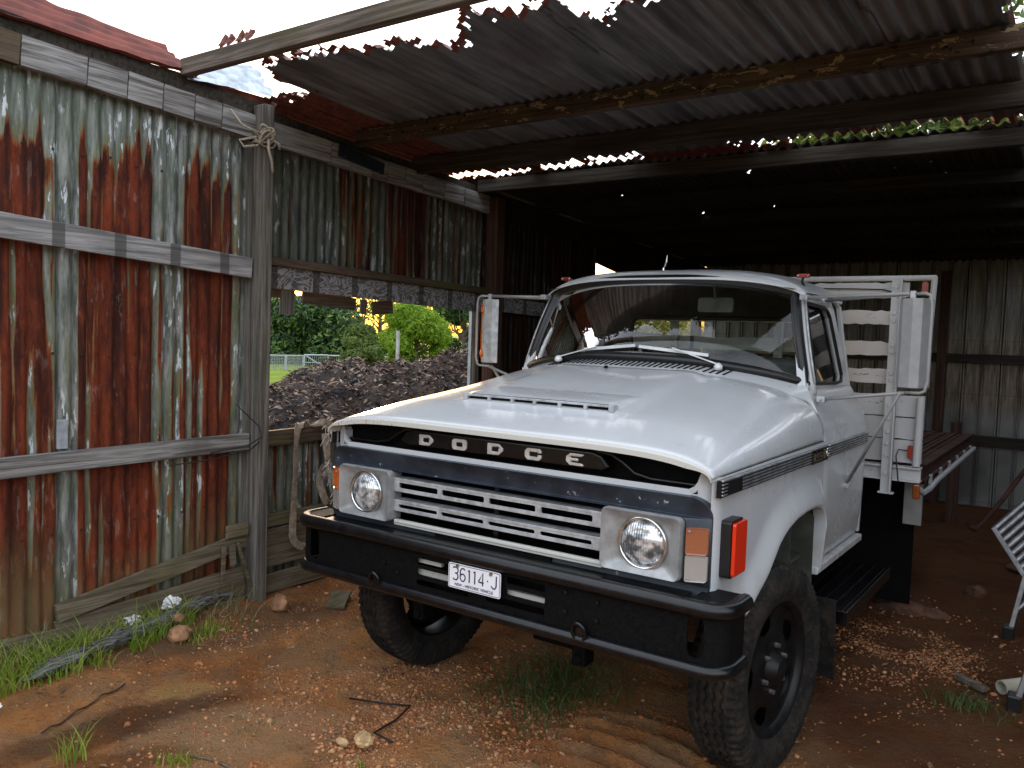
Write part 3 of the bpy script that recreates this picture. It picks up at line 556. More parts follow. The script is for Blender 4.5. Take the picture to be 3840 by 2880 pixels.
            q.box((min(s_*.988,s_*.994),1.33,1.202),(max(s_*.988,s_*.994),1.342,1.246)); q.tube([(s_*.991,1.37+.012*math.cos(t*PI/6),1.224+.02*math.sin(t*PI/6)) for t in range(12)],.004,6,closed=True)
            PT(q,'badge_lettering','chrome',parent=to)
# orange side repeater on the left fender (image right)
for s_ in(1,-1):
    rl=MB(); rl.plate([rr(.055,.895,.175,1.105,.012,3)],lambda a,b:(s_*.955,a,b),(s_*.048,0,0)); ro=PT(rl,'side_lamp','rubberseal',bevel=.006)
    r2=MB(); r2.plate([rr(.060,.905,.180,1.097,.008,2)],lambda a,b:(s_*1.005,a,b),(s_*(.030),0,0)); r2.v=[(x-(s_*.016 if abs(x)>1.02 and (z>1.07 or z<.93) else 0),y,z) for x,y,z in r2.v]; PT(r2,'lamp_lens','red',parent=ro,bevel=.004)
# --- bumper
def bpath(r=0,z=0,x=1.035,yf=-.125,yb=.06):
    P=[]; R=.085
    for s_ in(-1,1):
        seg=[(s_*(x+.03),yb,z),(s_*(x+.03),yf+R+.03,z)]
        for k in range(7): t=rad(90*k/6); seg.append((s_*(x+.03-R+R*math.cos(t)),yf+R-R*math.sin(t)+.0,z))
        P+=seg if s_<0 else seg[::-1]
    return P
bp=MB(); bp.tube(bpath(z=.828),.031,12); bp.tube(bpath(z=.612,x=1.03),.027,12); bump_=PT(bp,'bumper','blackpaint',smooth=60,label='black steel bumper with tube edges')
bf=MB(); slots=[rr(.926,.650,.986,.796,.028,5),rr(-.986,.650,-.926,.796,.028,5),rr(-.312,.742,-.10,.772,.008,2),rr(-.312,.700,-.09,.728,.008,2),rr(-.312,.655,-.03,.680,.008,2),rr(.06,.662,.342,.690,.008,2),rr(.16,.708,.342,.736,.008,2),rr(.16,.755,.342,.783,.008,2)]
bf.plate([[(-.99,.60),(.99,.60),(.99,.84),(-.99,.84)]]+slots,lambda a,b:(a,-.118,b),(0,.008,0))
for s_ in(-1,1):
    def cor(u,v):
        t=u*1.6; R=.075; X=.99
        if u<.5: a=rad(90*u/.5); return(s_*(X+R*math.sin(a)),-.118+R-R*math.cos(a),lerp(.60,.84,v))
        return(s_*(X+R),lerp(-.118+R,.06,(u-.5)/.5),lerp(.60,.84,v))
    bf.grid(cor,14,2)
    bf.plate([[(s_*.99,-.115),(s_*1.065,-.04),(s_*1.065,.06),(s_*.93,.06),(s_*.93,-.1)]],lambda a,b:(a,b,.853),(0,0,-.006))
PT(bf,'bumper_face','bumperface',parent=bump_,smooth=30)
bt=MB(); bt.box((-.9,-.105,.845),(.9,-.03,.852)); PT(bt,'bumper_top','blackpaint',parent=bump_)
wv=MB(); wv.box((-.5,-.09,.69),(.5,-.07,.72)); wv.box((-.5,-.09,.745),(-.2,-.07,.80)); PT(wv,'cross_brace','lip',parent=bump_)
for x,z in((-.530,.637),(.515,.647)):
    k=MB(); k.tube([(x,-.165+.026*math.sin(t*PI/10)*1.0,z+.034*math.cos(t*PI/10)) if 0 else (x+.030*math.cos(t*PI/10)*.9,-.150-.010*math.sin(t*PI/10),z+.036*math.sin(t*PI/10)) for t in range(20)],.0085,8,closed=True); k.rev([(.0,-.02),(.018,-.018),(.02,0),(.02,.02)],(x,-.13,z),(0,1,0),12); PT(k,'tow_eye','blackpaint',parent=bump_,smooth=60)
bo=MB()
for x,z in((.437,.775),(.574,.764),(.437,.702),(.573,.697),(-.5,.72),(-.42,.69)): bo.rev([(0,-.010),(.009,-.009),(.011,0)],(x,-.118,z),(0,1,0),6)
PT(bo,'bolt','blackpaint',parent=bump_)
# plate
pc=(.015,-.142,.744); pw,ph_=.133,.052
npm=MB(); npm.plate([rr(pc[0]-pw,pc[2]-ph_,pc[0]+pw,pc[2]+ph_,.009,4)],lambda a,b:(a,pc[1],b),(0,.003,0)); plo=PT(npm,'number_plate','platewhite',label='white number plate 36114-J, NSW Historic Vehicle')
bd=MB(); bd.plate([rr(pc[0]-pw+.0035,pc[2]-ph_+.0035,pc[0]+pw-.0035,pc[2]+ph_-.0035,.007,4),rr(pc[0]-pw+.0055,pc[2]-ph_+.0055,pc[0]+pw-.0055,pc[2]+ph_-.0055,.006,4)],lambda a,b:(a,pc[1]-.0008,b),(0,.001,0)); PT(bd,'plate_border','ink',parent=plo)
def text(body,size,cx,cz,y,sx,mat,parent,off=0.0,name='plate_text'):
    c=bpy.data.curves.new(name,'FONT'); c.body=body; c.size=size; c.align_x='CENTER'; c.align_y='CENTER'; c.extrude=.0004; c.offset=off
    o=bpy.data.objects.new(name,c); COL.objects.link(o); dg=bpy.context.evaluated_depsgraph_get(); me=bpy.data.meshes.new_from_object(o.evaluated_get(dg)); bpy.data.objects.remove(o); bpy.data.curves.remove(c)
    me.transform(Matrix.Translation((cx,y,cz))@Matrix.Rotation(PI/2,4,'X')@Matrix.Diagonal((sx,1,1,1))); me.materials.clear(); me.materials.append(M[mat])
    o=bpy.data.objects.new(name,me); COL.objects.link(o); o.parent=parent; return o
# narrow pressed characters drawn as strokes
def stroke_text(s,x,z,wd,ht,gap,r,y):
    G={'3':[[(0,.93),(.25,1),(.7,1),(1,.85),(1,.65),(.75,.53),(.4,.53)],[(.75,.53),(1,.4),(1,.15),(.7,0),(.3,0),(0,.1)]],
       '6':[[(.95,.9),(.7,1),(.3,1),(0,.8),(0,.2),(.3,0),(.7,0),(1,.2),(1,.4),(.7,.56),(.3,.56),(0,.42)]],'1':[[(.1,.88),(.55,1),(.55,0)]],
       '4':[[(.8,0),(.8,1),(.0,.3),(0,.25),(1,.25)]],'J':[[(.95,1),(.95,.2),(.7,0),(.3,0),(.02,.18)]],'.':[[(.3,.47),(.7,.47)]]}
    mb=MB()
    for ch in s:
        w_=wd*(.5 if ch=='.' else .62 if ch=='1' else 1)
        for pl in G[ch]: 
            pp=[Vector((x+a*w_,y,z+b*ht)) for a,b in pl]; k=len(mb.v); mb.tube(pp,r,8); mb.v[k:]=[(p[0],y+(p[1]-y)*.15,p[2]) for p in mb.v[k:]]
        x+=w_+gap
    return mb
st3=stroke_text('36114.J',pc[0]-.108,pc[2]-.016,.0255,.052,.0125,.0030,pc[1]-.0012); PT(st3,'plate_number','ink',parent=plo)
text('NSW - HISTORIC VEHICLE',.0165,pc[0],pc[2]-.0345,pc[1]-.0012,1.02,'ink',plo,.0001)
pb=MB()
for x,z in((-.085,.042),(.085,.040)): pb.rev([(0,-.005),(.007,-.004),(.009,0)],(pc[0]+x,pc[1]-.001,pc[2]+z),(0,1,0),10)
PT(pb,'plate_bolt','chrome',parent=plo)
# --- cowl and windscreen
WT=lambda x:1.47+.15*(abs(x)/.74)**2.2
def ws(u,v):    # u across -1..1, v up: the glass surface
    xb=.835*u; xt=.725*u; x=lerp(xb,xt,v); y=lerp(wsb(xb)+.015,WT(xt),v)-.02*math.sin(PI*v)
    z=lerp(1.645-.095*abs(u)**2.6,2.078-.062*abs(u)**3,v); return Vector((x,y,z))
cw=MB()
def cwf(u,v):
    s_=2*u-1; x=.857*s_; yb=hood_rear(x)-.015; p0=Vector((x,yb,hood_z(x,yb)-.006)); p1=ws(s_,0)+Vector((0.02*s_,.02,-.012)); q=p0.lerp(p1,v); q.z+=.004*math.sin(PI*v); return q
cw.grid(cwf,60,8); cowl=PT(cw,'cowl','paint',smooth=180)
vt=MB()
for i in range(34):
    s_=lerp(-.60,.60,i/33); x=s_*.857; 
    for k in(0,):
        a=cwf((s_+1)/2,.30); b_=cwf((s_+.018+1)/2,.72); up=Vector((0,0,.0025)); vt.beam(a+up,b_+up,.011,.003)
PT(vt,'vent_slot','black',parent=cowl)
nz_=MB(); a=cwf(.5,.0)+Vector((-.05,-.045,.006)); nz_.rev([(0,.012),(.010,.010),(.013,0)],a,(0,-.2,1),12); PT(nz_,'washer_nozzle','black',parent=hood)
wg=MB(); wg.grid(lambda u,v:ws(lerp(-.985,.985,u),lerp(.03,.97,v)),40,14); wso=PT(wg,'windscreen','glass',smooth=180)
rim=[ws(lerp(-1,1,i/30),0) for i in range(31)]+[ws(1,lerp(0,1,i/10)) for i in range(1,10)]+[ws(lerp(1,-1,i/30),1) for i in range(31)]+[ws(-1,lerp(1,0,i/10)) for i in range(1,10)]
sl2=MB(); sl2.tube(rim,.027,8,closed=True); PT(sl2,'windscreen_seal','rubberseal',parent=wso,smooth=180)
for s_ in(-1,1):
    ap=MB(); P=[ws(s_,t/8)+Vector((s_*.022,.035,0)) for t in range(-1,9)]; ap.tube(P,.021,10); PT(ap,'windscreen_pillar','paint',smooth=180)
    gt=MB(); P=[ws(s_,t/8)+Vector((s_*.047,.015,.0)) for t in range(0,9)]; gt.tube(P,.006,6); PT(gt,'drip_rail','alloy',smooth=180)
# --- roof
rf=MB()
def roofz(x,y):
    cz=interp([(1.42,2.095),(1.47,2.115),(1.55,2.132),(1.7,2.148),(1.95,2.158),(2.2,2.148),(2.33,2.115),(2.38,2.06)],y); k=min(1,abs(x)/.785); return 2.0+(cz-2.0)*max(0,1-k**3.4)**.6
def roof(u,v):
    s_=2*u-1; x=.78*math.copysign(math.sin(abs(s_)*PI/2),s_) if s_ else 0; yf=WT(x*.92)-.03; y=lerp(yf,2.385,v); 
    fy=y-(yf-1.42)*(1-v); e=.030*(1-sstep(0,.06,v)); return(x,y,roofz(x,fy)-e*.6)
rf.grid(roof,48,26); cab_roof=PT(rf,'cab_roof','paint',smooth=180,solid=.006)
gr=MB(); 
for s_ in(-1,1): gr.tube([(s_*.785,y,1.995) for y in(1.62,1.8,2.0,2.2,2.33)],.009,6)
PT(gr,'roof_gutter','paint',parent=cab_roof)
# cab back, floor, interior
cbk=MB(); O=[(-.95,.66),(.95,.66),(.96,1.25),(.94,1.36),(.86,1.48),(.845,1.56),(.78,1.97),(.70,2.06),(.4,2.10),(-.4,2.10),(-.70,2.06),(-.78,1.97),(-.845,1.56),(-.86,1.48),(-.94,1.36),(-.96,1.25)]
RW=rr(-.57,1.60,.57,1.895,.06,5)
cbk.plate([O,RW],lambda a,b:(a,2.345,b),(0,.03,0)); cb_=PT(cbk,'cab_back','paint',bevel=.004)
li=MB(); li.plate([[(a*.97,b) for a,b in O],rr(-.575,1.595,.575,1.90,.06,5)],lambda a,b:(a,2.338,b),(0,.003,0)); PT(li,'back_lining','interior',parent=cb_)
rs=MB(); rs.tube([(a,2.335,b) for a,b in RW],.014,6,closed=True); rs.box((-.145,2.33,1.60),(-.125,2.345,1.895)); PT(rs,'rear_window_seal','rubberseal',parent=cb_)
rg=MB(); rg.plate([RW],lambda a,b:(a,2.35,b),(0,.003,0)); PT(rg,'rear_window','glass',parent=cb_)
hl_=MB(); hl_.grid(lambda u,v:(lerp(-.74,.74,u),lerp(1.53,2.33,v),2.03+.06*math.sin(PI*u)),12,4); PT(hl_,'headliner','interior')
fl_=MB(); fl_.box((-.90,1.15,.70),(.90,2.34,.72)); fl_.box((-.9,1.14,.70),(.9,1.16,1.28)); PT(fl_,'cab_floor','interior')
da=MB(); da.grid(lambda u,v:(lerp(-.84,.84,u),lerp(wsb(lerp(-.84,.84,u))+.03,1.55,v),lerp(1.58-.04*abs(2*u-1)**2,1.50,v**2)),20,6); da.box((-.84,1.50,1.28),(.84,1.54,1.50)); PT(da,'dashboard','interior',smooth=40)
se=MB(); se.box((-.74,1.85,1.02),(.74,2.28,1.18)); se.box((-.74,2.18,1.15),(.74,2.31,1.66)); PT(se,'bench_seat','seat',bevel=.04,bseg=4,smooth=40)
swm=MB(); cx,cy,cz=-.50,1.78,1.60; tl=Matrix.Rotation(rad(-28),3,'X')
P=[Vector((cx,cy,cz))+tl@Vector((.205*math.cos(t*PI/18),0.0,.205*math.sin(t*PI/18))) for t in range(36)]
# wheel plane tilted back
tl=Matrix.Rotation(rad(52),3,'X'); P=[Vector((cx,cy,cz))+tl@Vector((.205*math.cos(t*PI/18),.205*math.sin(t*PI/18),0)) for t in range(36)]
swm.tube(P,.013,8,closed=True)
for t in(0,120,240): swm.tube([Vector((cx,cy,cz)),Vector((cx,cy,cz))+tl@Vector((.2*math.cos(rad(t+90)),.2*math.sin(rad(t+90)),0))],.011,6)
swm.tube([(cx,cy,cz),(cx,cy-.3,cz-.30)],.022,8); PT(swm,'steering_wheel','rubberseal',smooth=180)
imr=MB(); imr.plate([rr(.20,1.905,.40,1.985,.015,3)],lambda a,b:(a,1.60,b),(0,.02,0)); imr.tube([(.30,1.60,1.98),(.30,1.56,2.06)],.006,6); PT(imr,'interior_mirror','interior')
# wipers
for (bx,tx,s2) in((-.47,.0,1),(.475,.02,-1)):
    wm=MB(); pb_=cwf((bx/.857+1)/2,.6)+Vector((0,0,.012)); wm.rev([(.022,0),(.022,.012),(.012,.026),(0,.028)],pb_,(0,-.4,1),12)
    mid=ws(lerp(bx,tx,.55)/.8,.10 if s2>0 else .12)+Vector((0,-.035,.01)); wm.beam(pb_+Vector((0,0,.02)),mid,.014,.006); 
    if s2>0: a=ws(-.36,.09)+Vector((0,-.03,0)); b_=ws(.02,.15)+Vector((0,-.03,0))
    else: a=ws(.05,.14)+Vector((0,-.03,0)); b_=ws(.50,.10)+Vector((0,-.03,0))
    wo=PT(wm,'wiper','wiperm'); bl=MB(); bl.beam(a,b_,.009,.016); PT(bl,'wiper_blade','wiperm',parent=wo)
    b2m=MB(); b2m.beam(a+Vector((0,.012,-.008)),b_+Vector((0,.012,-.008)),.006,.012); PT(b2m,'blade_rubber','rubberseal',parent=wo)
# marker lamps, aerial
for s_ in(-1,1):
    mk=MB(); c=(s_*.733,1.72,2.108); mk.box((c[0]-.035,c[1]-.012,c[2]-.012),(c[0]+.035,c[1]+.012,c[2]+.012)); mo=PT(mk,'marker_lamp','redlit',bevel=.009,bseg=3)
    q=MB(); q.tube([(c[0],c[1],c[2]-.01),(c[0]-.005,c[1],c[2]-.03),(c[0]+.005,c[1]+.01,2.05)],.008,6); PT(q,'lamp_bracket','rubberseal',parent=mo)
    q=MB(); 
    for dx in(-.026,.026): q.rev([(0,-.003),(.005,0)],(c[0]+dx,c[1]-.013,c[2]),(0,1,0),8)
    PT(q,'lamp_screw','chrome',parent=mo)
ae=MB(); ae.tube([(-.10,1.78,2.14),(-.10,1.78,2.17)],[.010,.007],8); ae.tube([(-.10,1.78,2.165),(-.085,1.78,2.205),(-.08,1.78,2.245)],[.004,.006,.0015],6); PT(ae,'aerial','chrome')
# --- mirrors
def mirror(s_,px,py,toe,amber):
    R=Matrix.Rotation(toe,3,'Z'); C=Vector((px,py,1.765)); P=lambda x,y,z:C+R@Vector((x,y,z))
    mm=MB(); h=.205; prof=[(-.072,.03),(-.060,-.010),(-.020,-.045),(.020,-.045),(.060,-.012),(.072,.03)]
    n=len(prof)
    for zz in(-h,h): mm.v+=[tuple(P(a,b,zz)) for a,b in prof]
    mm.f=[(i,i+1,n+i+1,n+i) for i in range(n-1)]+[tuple(range(n)),tuple(reversed(range(n,2*n))),(n-1,0,n,2*n-1)]; mm.mi=[0]*len(mm.f)
    mo=PT(mm,'wing_mirror','alloy' if amber else 'steelgrey',bevel=.003)
    g=MB(); g.add([P(-.066,.034,-h+.01),P(.066,.034,-h+.01),P(.066,.034,h-.01),P(-.066,.034,h-.01)],[(0,1,2,3)]); PT(g,'mirror_glass','mirror',parent=mo)
    if amber:
        q=MB(); 
        for zz in(-.145,.14): q.rev([(0,-.008),(.020,-.006),(.026,0)],P(-.01,-.047,zz),R@Vector((0,1,0)),14)
        PT(q,'reflector','amber',parent=mo)
        q=MB(); q.add([P(-.071,.028,-.18),P(-.026,-.043,-.18),P(-.026,-.043,.18),P(-.071,.028,.18)],[(0,1,2,3)]); q.v=[tuple(Vector(v)+R@Vector((-.004,-.004,0))) for v in q.v]; PT(q,'reflection_strip','amber',parent=mo,solid=.003)  # amber strip stands in for the sunset reflected on the housing
    q=MB(); o_=s_*.03; q.tube([P(-s_*.02,-.01,h+.02),P(o_,-.05,h+.022),P(o_+s_*.02,-.062,h+.01),P(o_+s_*.027,-.066,h-.03),P(o_+s_*.027,-.066,-h+.03),P(o_+s_*.018,-.06,-h-.01),P(o_,-.05,-h-.02),P(-s_*.03,-.01,-h-.022)],.0075,8)
    top=P(-s_*.02,-.01,h+.022); bot_=P(-s_*.02,-.01,-h-.022)
    q.tube([top,Vector((s_*.79,1.56,1.985))],.0085,8); q.tube([top,Vector((s_*.80,1.90,1.985))],.0085,8); q.tube([bot_,Vector((s_*.925,1.47,1.475))],.0085,8); q.tube([bot_+Vector((-s_*.03,0,0)),Vector((s_*.972,1.87,1.00))],.0085,8)
    PT(q,'mirror_arm','steelgrey',parent=mo,smooth=180)
    for c in((.79,1.56,1.985),(.80,1.90,1.985),(.925,1.47,1.475),(.972,1.87,1.0)): q=MB(); q.box((s_*c[0]-.02,c[1]-.02,c[2]-.014),(s_*c[0]+.02,c[1]+.02,c[2]+.014)); q.rev([(0,-.03),(.008,-.028),(.009,-.02)],(s_*c[0],c[1],c[2]),(0,1,0),6); PT(q,'arm_clamp','alloy',parent=mo,bevel=.003)
    q=MB(); q.box((top.x-.012,top.y-.012,h+1.765+.0),(top.x+.012,top.y+.012,h+1.765+.035)); PT(q,'arm_clamp','alloy',parent=mo,bevel=.003)
mirror(1,1.345,1.40,rad(12),False); mirror(-1,-1.22,1.58,rad(-30),True)
# --- wheels
RT=.44
def tread(phi,x):
    d=0
    for c in(-.045,-.015,.018,.048):
        off=.0055*math.sin(phi*52+ (0 if c<0 else 1.5)); dd=abs(x-c-off); d=max(d,1-sstep(.0022,.0055,dd))
    if abs(x)>.066: d=max(d,1-sstep(.25,.45,abs(((phi*72/(2*PI)+x*4)%1)-.5)*1.6))
    return d*.013
def make_tyre():
    t=MB(); W_=.098; prof=[]
    for x,r in((-.075,.275),(-.088,.295),(-.104,.335),(-.108,.36),(-.105,.39),(-.098,.412)): prof.append((x,r,0))
    for i in range(35): x=lerp(-.092,.092,i/34); prof.append((x,RT-.010*(x/.092)**2-.004*(abs(x)/.092)**8,1))
    for x,r in((.098,.412),(.105,.39),(.108,.36),(.104,.335),(.088,.295),(.075,.275)): prof.append((x,r,0))
    nu=288
    def fn(u,v):
        x,r,tr=prof[round(v*(len(prof)-1))]; phi=2*PI*u
        if tr: r-=tread(phi,x)
        elif r>.385: r2=1-sstep(.25,.45,abs(((phi*72/(2*PI))%1)-.5)*1.6); x-=math.copysign(.006*r2,x)
        dz=r*math.sin(phi); 
        if dz<-RT+.012: dz=-RT+.012
        return(x,r*math.cos(phi),dz)
    t.grid(fn,nu,len(prof)-1,closeu=True); t.v=[(x*1.06,y,z) for x,y,z in t.v]; return t
def make_rim():
    r=MB(); prof=[(.276,-.085),(.285,-.078),(.270,-.07),(.262,-.04),(.255,.0),(.262,.045),(.272,.070),(.290,.078),(.284,.086),(.268,.080),(.256,.06),(.250,.03)]
    r.rev([(a,b) for a,b in prof],(0,0,0),(1,0,0),64)
    d=[(.262,.062),(.245,.052),(.21,.046),(.17,.050),(.14,.060),(.115,.064),(.078,.064),(.072,.070),(.055,.092),(.045,.104),(.0,.108)]
    def fn(u,v): 
        k=v*(len(d)-1); i=min(int(k),len(d)-2); f=k-i; rr_=lerp(d[i][0],d[i+1][0],f); h=lerp(d[i][1],d[i+1][1],f); return(h,rr_*math.cos(2*PI*u),rr_*math.sin(2*PI*u))
    def keep(u,v):
        k=v*(len(d)-1); i=min(int(k),len(d)-2); rad_=lerp(d[i][0],d[i+1][0],k-i); th=(u*5)%1
        return not(.165<rad_<.238 and abs(th-.5)<.22*math.sqrt(max(0,1-((rad_-.2)/.038)**2)))
    r.grid(fn,120,60,keep=keep,closeu=True); r.rev([(.20,-.06),(.20,-.02),(.12,-.02),(.0,-.02)],(0,0,0),(1,0,0),32); return r
WH=[]
def wheel(loc,rz,src=None):
    w_=bpy.data.objects.new('wheel',None); COL.objects.link(w_); w_.empty_display_size=.1; w_.parent=T; w_.matrix_parent_inverse=Matrix.Translation(-Vector(T['wloc'])); w_.location=loc; w_.rotation_euler=(0,0,rz)
    if src is None:
        ch=[make_tyre().build('tyre','tyre',smooth=40),make_rim().build('rim','rimblack',smooth=40)]
        for k in range(6):
            a=rad(60*k+20); n=MB(); n.rev([(.0,.022),(.010,.020),(.012,.0)],(.064,.096*math.cos(a),.096*math.sin(a)),(1,0,0),6); ch.append(n.build('lug_nut','nutm'))
    else: ch=[c.copy() for c in src]; [COL.objects.link(c) for c in ch]
    for c in ch: c.parent=w_
    return ch
ST=rad(-6.5)
c0=wheel((.935,.655,GZ+RT-.012),ST); wheel((-.875,.655,GZ+RT-.012),PI+ST,c0)
for x,r in((.80,0),(.56,PI),(-.80,PI),(-.56,0)): wheel((x,4.05,GZ+RT-.012),r,c0)
ax_=MB(); ax_.tube([(-.85,.655,.36),(.85,.655,.36)],.045,10); ax_.box((-.12,.52,.28),(.12,.78,.44)); PT(ax_,'front_axle','black',bevel=.01)
ch=MB()
for x in(-.42,.42): ch.box((x-.035,-.05,.58),(x+.035,5.0,.76))
ch.box((-.4,.2,.52),(.4,1.2,.80)); ch.box((-.3,-.02,.60),(.3,.1,.86)); ch.tube([(-.8,4.05,.40),(.8,4.05,.40)],.07,10)
for y in(2.8,3.6,4.4): ch.box((-.42,y,.60),(.42,y+.06,.72))
PT(ch,'chassis','black')
for x in(-.42,.42): spg=MB(); spg.box((x-.03,.02,.44),(x+.03,.10,.60)); spg.rev([(0,-.01),(.02,-.01),(.02,0)],(x,.02,.47),(0,1,0),8); PT(spg,'spring_hanger','black',bevel=.006)
for s_ in(-1,1): q=MB(); q.box((min(s_*.38,s_*1.10),3.30,.02),(max(s_*.38,s_*1.10),3.32,.93)); PT(q,'rear_shade_panel','black')  # added black panels standing in for the shade that hides the rear wheels
# step and mudflap
for s_ in(-1,1):
    sp=MB(); a,b_=sorted((s_*.80,s_*1.09)); sp.box((a,1.50,.405),(b_,2.56,.42))
    for k in range(5): x=lerp(a+.02,b_-.02,k/4); sp.box((x-.006,1.51,.419),(x+.006,2.55,.428))
    sp.box((s_*1.09-.008,1.49,.36),(s_*1.09+.008,2.57,.43)); sp.box((a,1.485,.36),(b_,1.50,.43)); PT(sp,'step','blackpaint',bevel=.004)
    mf=MB(); mf.grid(lambda u,v:(s_*lerp(.84,1.06,u),1.42+.02*math.sin(u*3)*v+.03*v,lerp(.50,.09,v)),6,8); PT(mf,'mudflap','tyre',solid=.006)
# --- headboard
HB=2.60
def slab(z0,z1,jag=.006,y=HB,x0=-1.10,x1=1.10):
    q=MB(); n=60; top=[(lerp(x1,x0,i/n),z1+jag*min(0,N3(i*.9,z1*7)*1.5-.2)) for i in range(n+1)]; bot2=[(lerp(x0,x1,i/n),z0+jag*max(0,N3(i*.8,z0*9)*1.5+.1)) for i in range(n+1)]
    q.plate([bot2+top],lambda a,b:(a,y,b),(0,.022,0)); return q
hroot=empty('headboard',(0,HB,1.0),T)
for z0,z1 in((2.04,2.135),(1.880,1.968),(1.692,1.782),(1.526,1.615)): PT(slab(z0,z1,.010,HB+.012),'slat','flaky',parent=hroot)
for z0,z1 in((1.335,1.462),(1.20,1.328),(1.06,1.195)): PT(slab(z0,z1,.005,HB+.012,-1.22,1.22),'board','flaky',parent=hroot)
hbm=MB(); hbm.tube([(-1.245,HB,2.157),(1.245,HB,2.157)],.017,10); 
for s_ in(-1,1): hbm.tube([(s_*1.235,HB,2.165),(s_*1.215,HB,1.55)],.017,10); hbm.tube([(s_*1.205,HB-.02,1.46),(s_*1.20,HB-.02,1.05)],.022,12)
hbm.box((-1.225,HB-.03,.952),(1.225,HB+.05,.962)); hbm.box((-1.225,HB-.03,1.030),(1.225,HB+.05,1.040)); hbm.box((-1.225,HB+.0,.955),(1.225,HB+.01,1.036)); PT(hbm,'headboard_frame','flaky',parent=hroot,smooth=40)
for x in(-1.07,-.36,.36,1.045):
    q=MB(); q.box((x-.030,HB-.045,.88),(x+.030,HB-.035,2.145)); q.box((x+.022,HB-.07,.88),(x+.030,HB-.035,2.145)); q.box((x-.03,HB-.035,1.0),(x-.022,HB,1.9))
    for z in(2.10,1.945,1.90,1.755,1.715,1.59,1.55,1.40,1.32,1.24,1.17,1.10,.99): q.rev([(0,-.012),(.010,-.010),(.013,0)],(x-.006,HB-.045,z),(0,1,0),6)
    q.box((x-.04,HB-.06,.872),(x+.045,HB-.02,.882)); PT(q,'headboard_upright','flaky',parent=hroot)
for z,x in((2.095,1.19),(1.13,1.165)):
    q=MB(); q.plate([rr(x-.016,z-.04,x+.016,z+.04,.014,4)],lambda a,b:(a,HB-.022,b),(0,.02,0)); PT(q,'side_marker','redlit',parent=hroot,bevel=.004)
q=MB(); q.tube([(1.15,HB-.012,1.135),(1.10,HB-.02,1.14),(1.09,HB-.03,1.10),(1.11,HB-.03,.95)],.004,6); q.tube([(.4,HB-.01,2.10),(.8,HB-.01,2.095),(.95,HB-.012,2.09),(1.02,HB-.012,2.075)],.004,6); PT(q,'lamp_cable','rubberseal',parent=hroot)
# --- tray
tr=MB(); TZ=1.055
for s_ in(-1,1):
    a,b_=sorted((s_*1.20,s_*1.245)); tr.box((a,HB+.05,.955),(b_,5.0,.965)); tr.box((a,HB+.05,TZ-.008),(b_,5.0,TZ+.004)); tr.box((s_*1.222-.005,HB+.05,.955),(s_*1.222+.005,5.0,TZ)); 
tr.box((-1.24,4.98,.955),(1.24,5.0,TZ)); 
n=62
for i in range(n): x=lerp(-1.19,1.19,i/(n-1)); tr.box((x-.012,HB+.05,TZ-.02),(x+.012,4.99,TZ-.004+.006*(i%2)))
for y in(2.9,3.4,3.9,4.4,4.85): tr.box((-1.2,y,.90),(1.2,y+.05,TZ-.022))
tray=PT(tr,'tray','trayrust',bevel=.002)
for s_ in(-1,1):
    rp_=MB(); rp_.tube([(s_*1.20,HB+.04,.92),(s_*1.235,HB+.06,.885),(s_*1.255,HB+.14,.90),(s_*1.262,3.0,.925),(s_*1.262,4.95,.945)],.018,8)
    for y in(2.85,3.25,3.65,4.05,4.45,4.85): rp_.box((s_*1.25-.012,y-.02,.915),(s_*1.25+.004,y+.02,.975))
    PT(rp_,'rope_rail','steelgrey',parent=tray,smooth=60)
for x in(1.205,-1.205): q=MB(); q.box((x-.02,HB-.01,.85),(x+.02,HB+.03,.945)); PT(q,'corner_lamp','amberdark',bevel=.012,bseg=3)
q=MB(); q.box((1.06,3.1,.60),(1.17,3.13,.93)); PT(q,'guard_panel','steelgrey',bevel=.003)
q=MB(); q.box((.42,2.75,.45),(.78,3.3,.80)); PT(q,'battery_box','black',bevel=.01)
# ================================================================ SHED
SH=tag(empty('open_shed',(-2.37,.62,GZ)),'old open fronted farm shed of rusty corrugated iron and grey timber around the truck','shed')
WX=-2.37
zpl=lambda y:2.937-.0479*y            # underside of the top plate
def PS(mb,name,mats,parent=None,**k):
    lab=k.pop('label',None); o=mb.build(name,mats,parent or SH,**k)
    if lab: o['label']=lab
    return o
def wallsheet(y0,y1,z0,z1,mat,x=WX-.055,amp=.009,ragtop=0,holes=(),name='wall_sheet'):
    mb=MB(); P=.076; ph=0
    n=max(2,int((y1-y0)/P*8)); nz_=max(2,int(abs(max(z1(y0),z1(y1))-min(z0(y0),z0(y1)))/.06))
    def fn(u,v):
        y=lerp(y0,y1,u); a=z0(y); b=z1(y); z=lerp(a,b,v); k=2*PI*y/P
        return(x+amp*math.cos(k)+.006*N3(y*2,z*1.5,x)+(.018*sstep(.7,.0,z)*N3(y*6,z*3,5)),y,z+(ragtop*N3(y*14,0,3) if v==1 else 0)+(.02*N3(y*9,0,8) if v==0 else 0))
    def keep(u,v):
        y=lerp(y0,y1,u); z=lerp(z0(y),z1(y),v)
        for hy,hz,r in holes:
            if math.hypot(y-hy,z-hz)<r: return False
        return True
    mb.grid(fn,n,nz_,keep=keep); return PS(mb,name,mat,smooth=180)
WBa=lambda y:interp([(-3.3,.18),(-1.4,.14),(-.9,.02),(.6,-.04)],y)
edges=[-3.35,-2.6,-1.85,-1.20,-.595,.07,.585]
for i,(a,b) in enumerate(zip(edges,edges[1:])): wallsheet(a,b+.06 if i<5 else .66,WBa,lambda y:zpl(y)+.03,'wall1',x=WX-.055-.004*(i%2))
